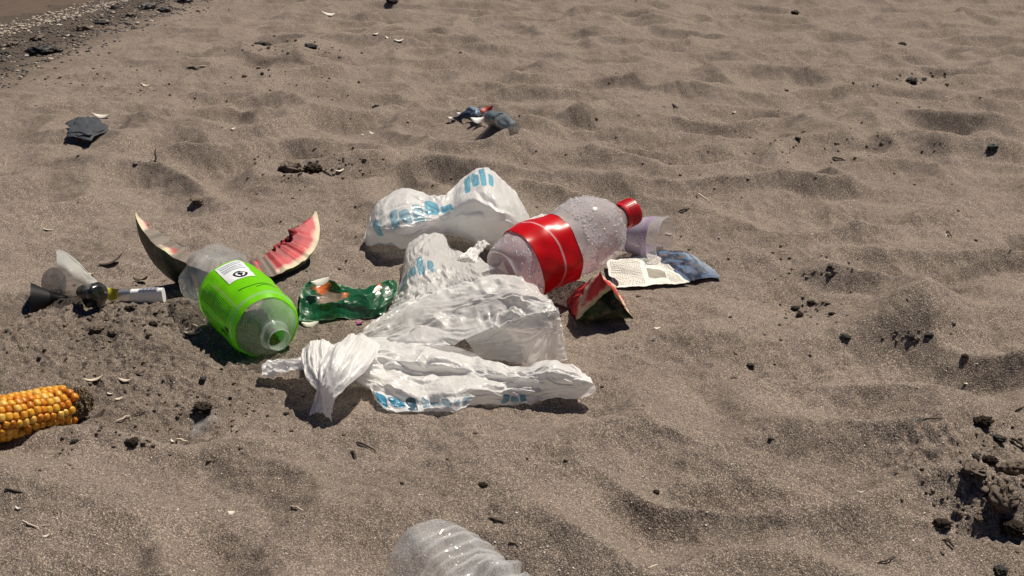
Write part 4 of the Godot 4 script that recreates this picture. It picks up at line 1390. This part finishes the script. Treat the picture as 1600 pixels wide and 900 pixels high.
	var d := p.distance_to(Vector3(0, EYE, 0)) / LENS
	tag(put("flat_slate", blob(301, 0.55, 22, 30, Vector3(1.0, 0.13, 1.5), 0.9), mat(Color(0.045, 0.052, 0.062), 0.7), null, Transform3D(Basis.from_euler(Vector3(0.16, 0.5, 0.12)).scaled(Vector3.ONE * d * 52.0), p + Vector3(0, 0.005, 0))), "flat dark grey slate on the sand at the upper left", "stone")
	# see-through scrap in the sand
	var fp := facet_sheet(placed([[[300, 672, 0.004], [316, 652, 0.018], [334, 648, 0.02], [342, 658, 0.012]], [[292, 680, 0.004], [312, 668, 0.014], [332, 662, 0.016], [340, 668, 0.008]], [[286, 688, 0.003], [306, 684, 0.006], [326, 676, 0.008], [336, 676, 0.004]]]), 20, 16, 0.004, 45)
	tag(put("clear_scrap", sheet(fp, 20, 16), clear(Color(0.6, 0.62, 0.64), 0.25, 0.12), null), "see-through plastic scrap half buried in the left foreground", "plastic scrap")
	# countless crumbs
	var dark := []
	var sand_bits := []
	var specks := []
	var near := [[150, 520, 110, 40, 140], [190, 690, 120, 35, 70], [1540, 760, 90, 90, 260], [1265, 485, 60, 22, 80], [1430, 525, 60, 15, 40], [1420, 128, 90, 22, 60], [480, 262, 90, 30, 120], [300, 130, 260, 30, 160], [180, 590, 90, 50, 70], [1300, 225, 160, 25, 90], [450, 75, 120, 16, 80], [330, 640, 90, 40, 120], [240, 480, 120, 40, 140], [1290, 425, 60, 20, 40], [800, 390, 600, 300, 500]]
	for c in near:
		for i in int(c[4] * 0.55):
			var q := spot(clampf(c[0] + rng.randfn() * c[2] * 0.55, -60, 1660), clampf(c[1] + rng.randfn() * c[3] * 0.55, 2, 930))
			var s := rng.randf_range(0.0015, 0.0048) * (1.0 + 0.35 * maxf(-q.z - 1.2, 0.0))
			if rng.randf() < 0.06:
				s *= 1.8
			var tr := Transform3D(Basis.from_euler(Vector3(rng.randf() * 3, rng.randf() * 6, rng.randf() * 3)).scaled(Vector3(s, s * rng.randf_range(0.4, 0.9), s * rng.randf_range(0.6, 1.6))), q + Vector3(0, s * 0.2, 0))
			if rng.randf() < 0.12:
				dark.append(tr)
			else:
				sand_bits.append(tr)
	for i in 700:
		var q := spot(rng.randf_range(-40, 1640), pow(rng.randf(), 1.0) * 920)
		var s := rng.randf_range(0.0008, 0.002) * (1.0 + 0.3 * maxf(-q.z - 1.2, 0.0))
		specks.append(Transform3D(Basis.from_euler(Vector3(rng.randf() * 3, rng.randf() * 6, 0)).scaled(Vector3(s, s * 0.6, s * 1.2)), q + Vector3(0, s * 0.2, 0)))
	scatter("weed_crumbs", blob(400, 0.9, 5, 7, Vector3(1, 0.8, 1), 2.0), weed, dark, "tiny dark crumbs of dried weed strewn over the sand")
	scatter("sand_crumbs", blob(401, 0.9, 5, 7, Vector3(1, 0.8, 1), 2.0), mats[2], sand_bits, "small crumbs of damp sand strewn over the beach")
	scatter("shell_specks", blob(402, 0.6, 4, 6), bone, specks, "tiny pale shell specks in the sand")


func _ready() -> void:
	rng.seed = 20240
	# camera
	var cam := Camera3D.new()
	cam.name = "camera"
	add_child(cam)
	cam.position = Vector3(0, EYE, 0)
	cam.rotation = Vector3(-TILT, 0, 0)
	cam.fov = rad_to_deg(2.0 * atan(450.0 / LENS))
	cam.near = 0.02
	cam.far = 1500.0
	cam.current = true
	# sky and exposure
	var sky := ProceduralSkyMaterial.new()
	sky.sky_top_color = Color(0.24, 0.36, 0.58)
	sky.sky_horizon_color = Color(0.62, 0.68, 0.75)
	sky.sky_curve = 0.12
	sky.ground_bottom_color = Color(0.30, 0.26, 0.22)
	sky.ground_horizon_color = Color(0.50, 0.52, 0.54)
	sky.sky_energy_multiplier = 0.6
	var env := Environment.new()
	env.background_mode = Environment.BG_SKY
	env.sky = Sky.new()
	env.sky.sky_material = sky
	env.tonemap_mode = Environment.TONE_MAPPER_LINEAR
	env.tonemap_exposure = 1.0
	env.sdfgi_enabled = true
	env.ssao_enabled = true
	env.ssil_enabled = true
	var we := WorldEnvironment.new()
	we.name = "world"
	we.environment = env
	add_child(we)
	# sun: high, from the right and a little behind the scene
	var sun := DirectionalLight3D.new()
	sun.name = "sun"
	add_child(sun)
	sun.look_at_from_position(Vector3(0.47, 1.25, -0.42) * 10.0, Vector3.ZERO, Vector3.UP)
	sun.light_energy = 1.6
	sun.light_color = Color(1.0, 0.96, 0.90)
	sun.light_angular_distance = 0.5
	sun.shadow_enabled = true

	noise(n_bowl, FastNoiseLite.TYPE_CELLULAR, 4, 5.0)
	n_bowl.cellular_distance_function = FastNoiseLite.DISTANCE_EUCLIDEAN
	n_bowl.cellular_return_type = FastNoiseLite.RETURN_DISTANCE
	n_bowl.cellular_jitter = 1.0
	noise(n_small, FastNoiseLite.TYPE_CELLULAR, 9, 9.5)
	n_small.cellular_distance_function = FastNoiseLite.DISTANCE_EUCLIDEAN
	n_small.cellular_return_type = FastNoiseLite.RETURN_DISTANCE
	noise(n_ridge, FastNoiseLite.TYPE_SIMPLEX_SMOOTH, 12, 3.0)
	noise(n_roll, FastNoiseLite.TYPE_SIMPLEX_SMOOTH, 2, 1.1, 2)
	noise(n_rough, FastNoiseLite.TYPE_SIMPLEX, 3, 26.0, 4)
	noise(n_mask, FastNoiseLite.TYPE_SIMPLEX_SMOOTH, 6, 1.6, 2)
	noise(n_warp, FastNoiseLite.TYPE_SIMPLEX_SMOOTH, 8, 3.2, 2)
	noise(n_any, FastNoiseLite.TYPE_SIMPLEX, 1, 1.0, 2)
	for f in [[1350, 590, 0.10, 0.10, -0.024], [1260, 478, 0.06, 0.05, -0.010], [1060, 600, 0.07, 0.08, -0.012], [1490, 575, 0.08, 0.07, -0.010], [190, 700, 0.10, 0.05, -0.012], [190, 750, 0.12, 0.06, 0.008], [1540, 770, 0.10, 0.12, 0.016], [1100, 820, 0.10, 0.08, -0.008], [480, 285, 0.12, 0.10, 0.014], [440, 85, 0.3, 0.2, 0.02]]:
		var p := at(f[0], f[1])
		dips.append([p.x, p.z, f[2], f[3], f[4]])
	for f in [[1370, 540, 0.15, 0.07, 0.018], [1180, 420, 0.12, 0.07, 0.012], [1440, 525, 0.12, 0.06, 0.010], [1090, 545, 0.12, 0.07, 0.012], [230, 722, 0.16, 0.05, 0.018]]:
		var p := at(f[0], f[1])
		crisp.append([p.x, p.z, f[2], f[3], f[4]])
	grain_maps = grain(1024, 5)

	beach()
	shore()
	bags()
	lime_bottle()
	red_bottle()
	clear_bottle()
	melon_rind()
	melon_wedge()
	corn()
	snack_packet()
	papers()
	cup()
	left_bits()
	far_rubbish()
	litter()
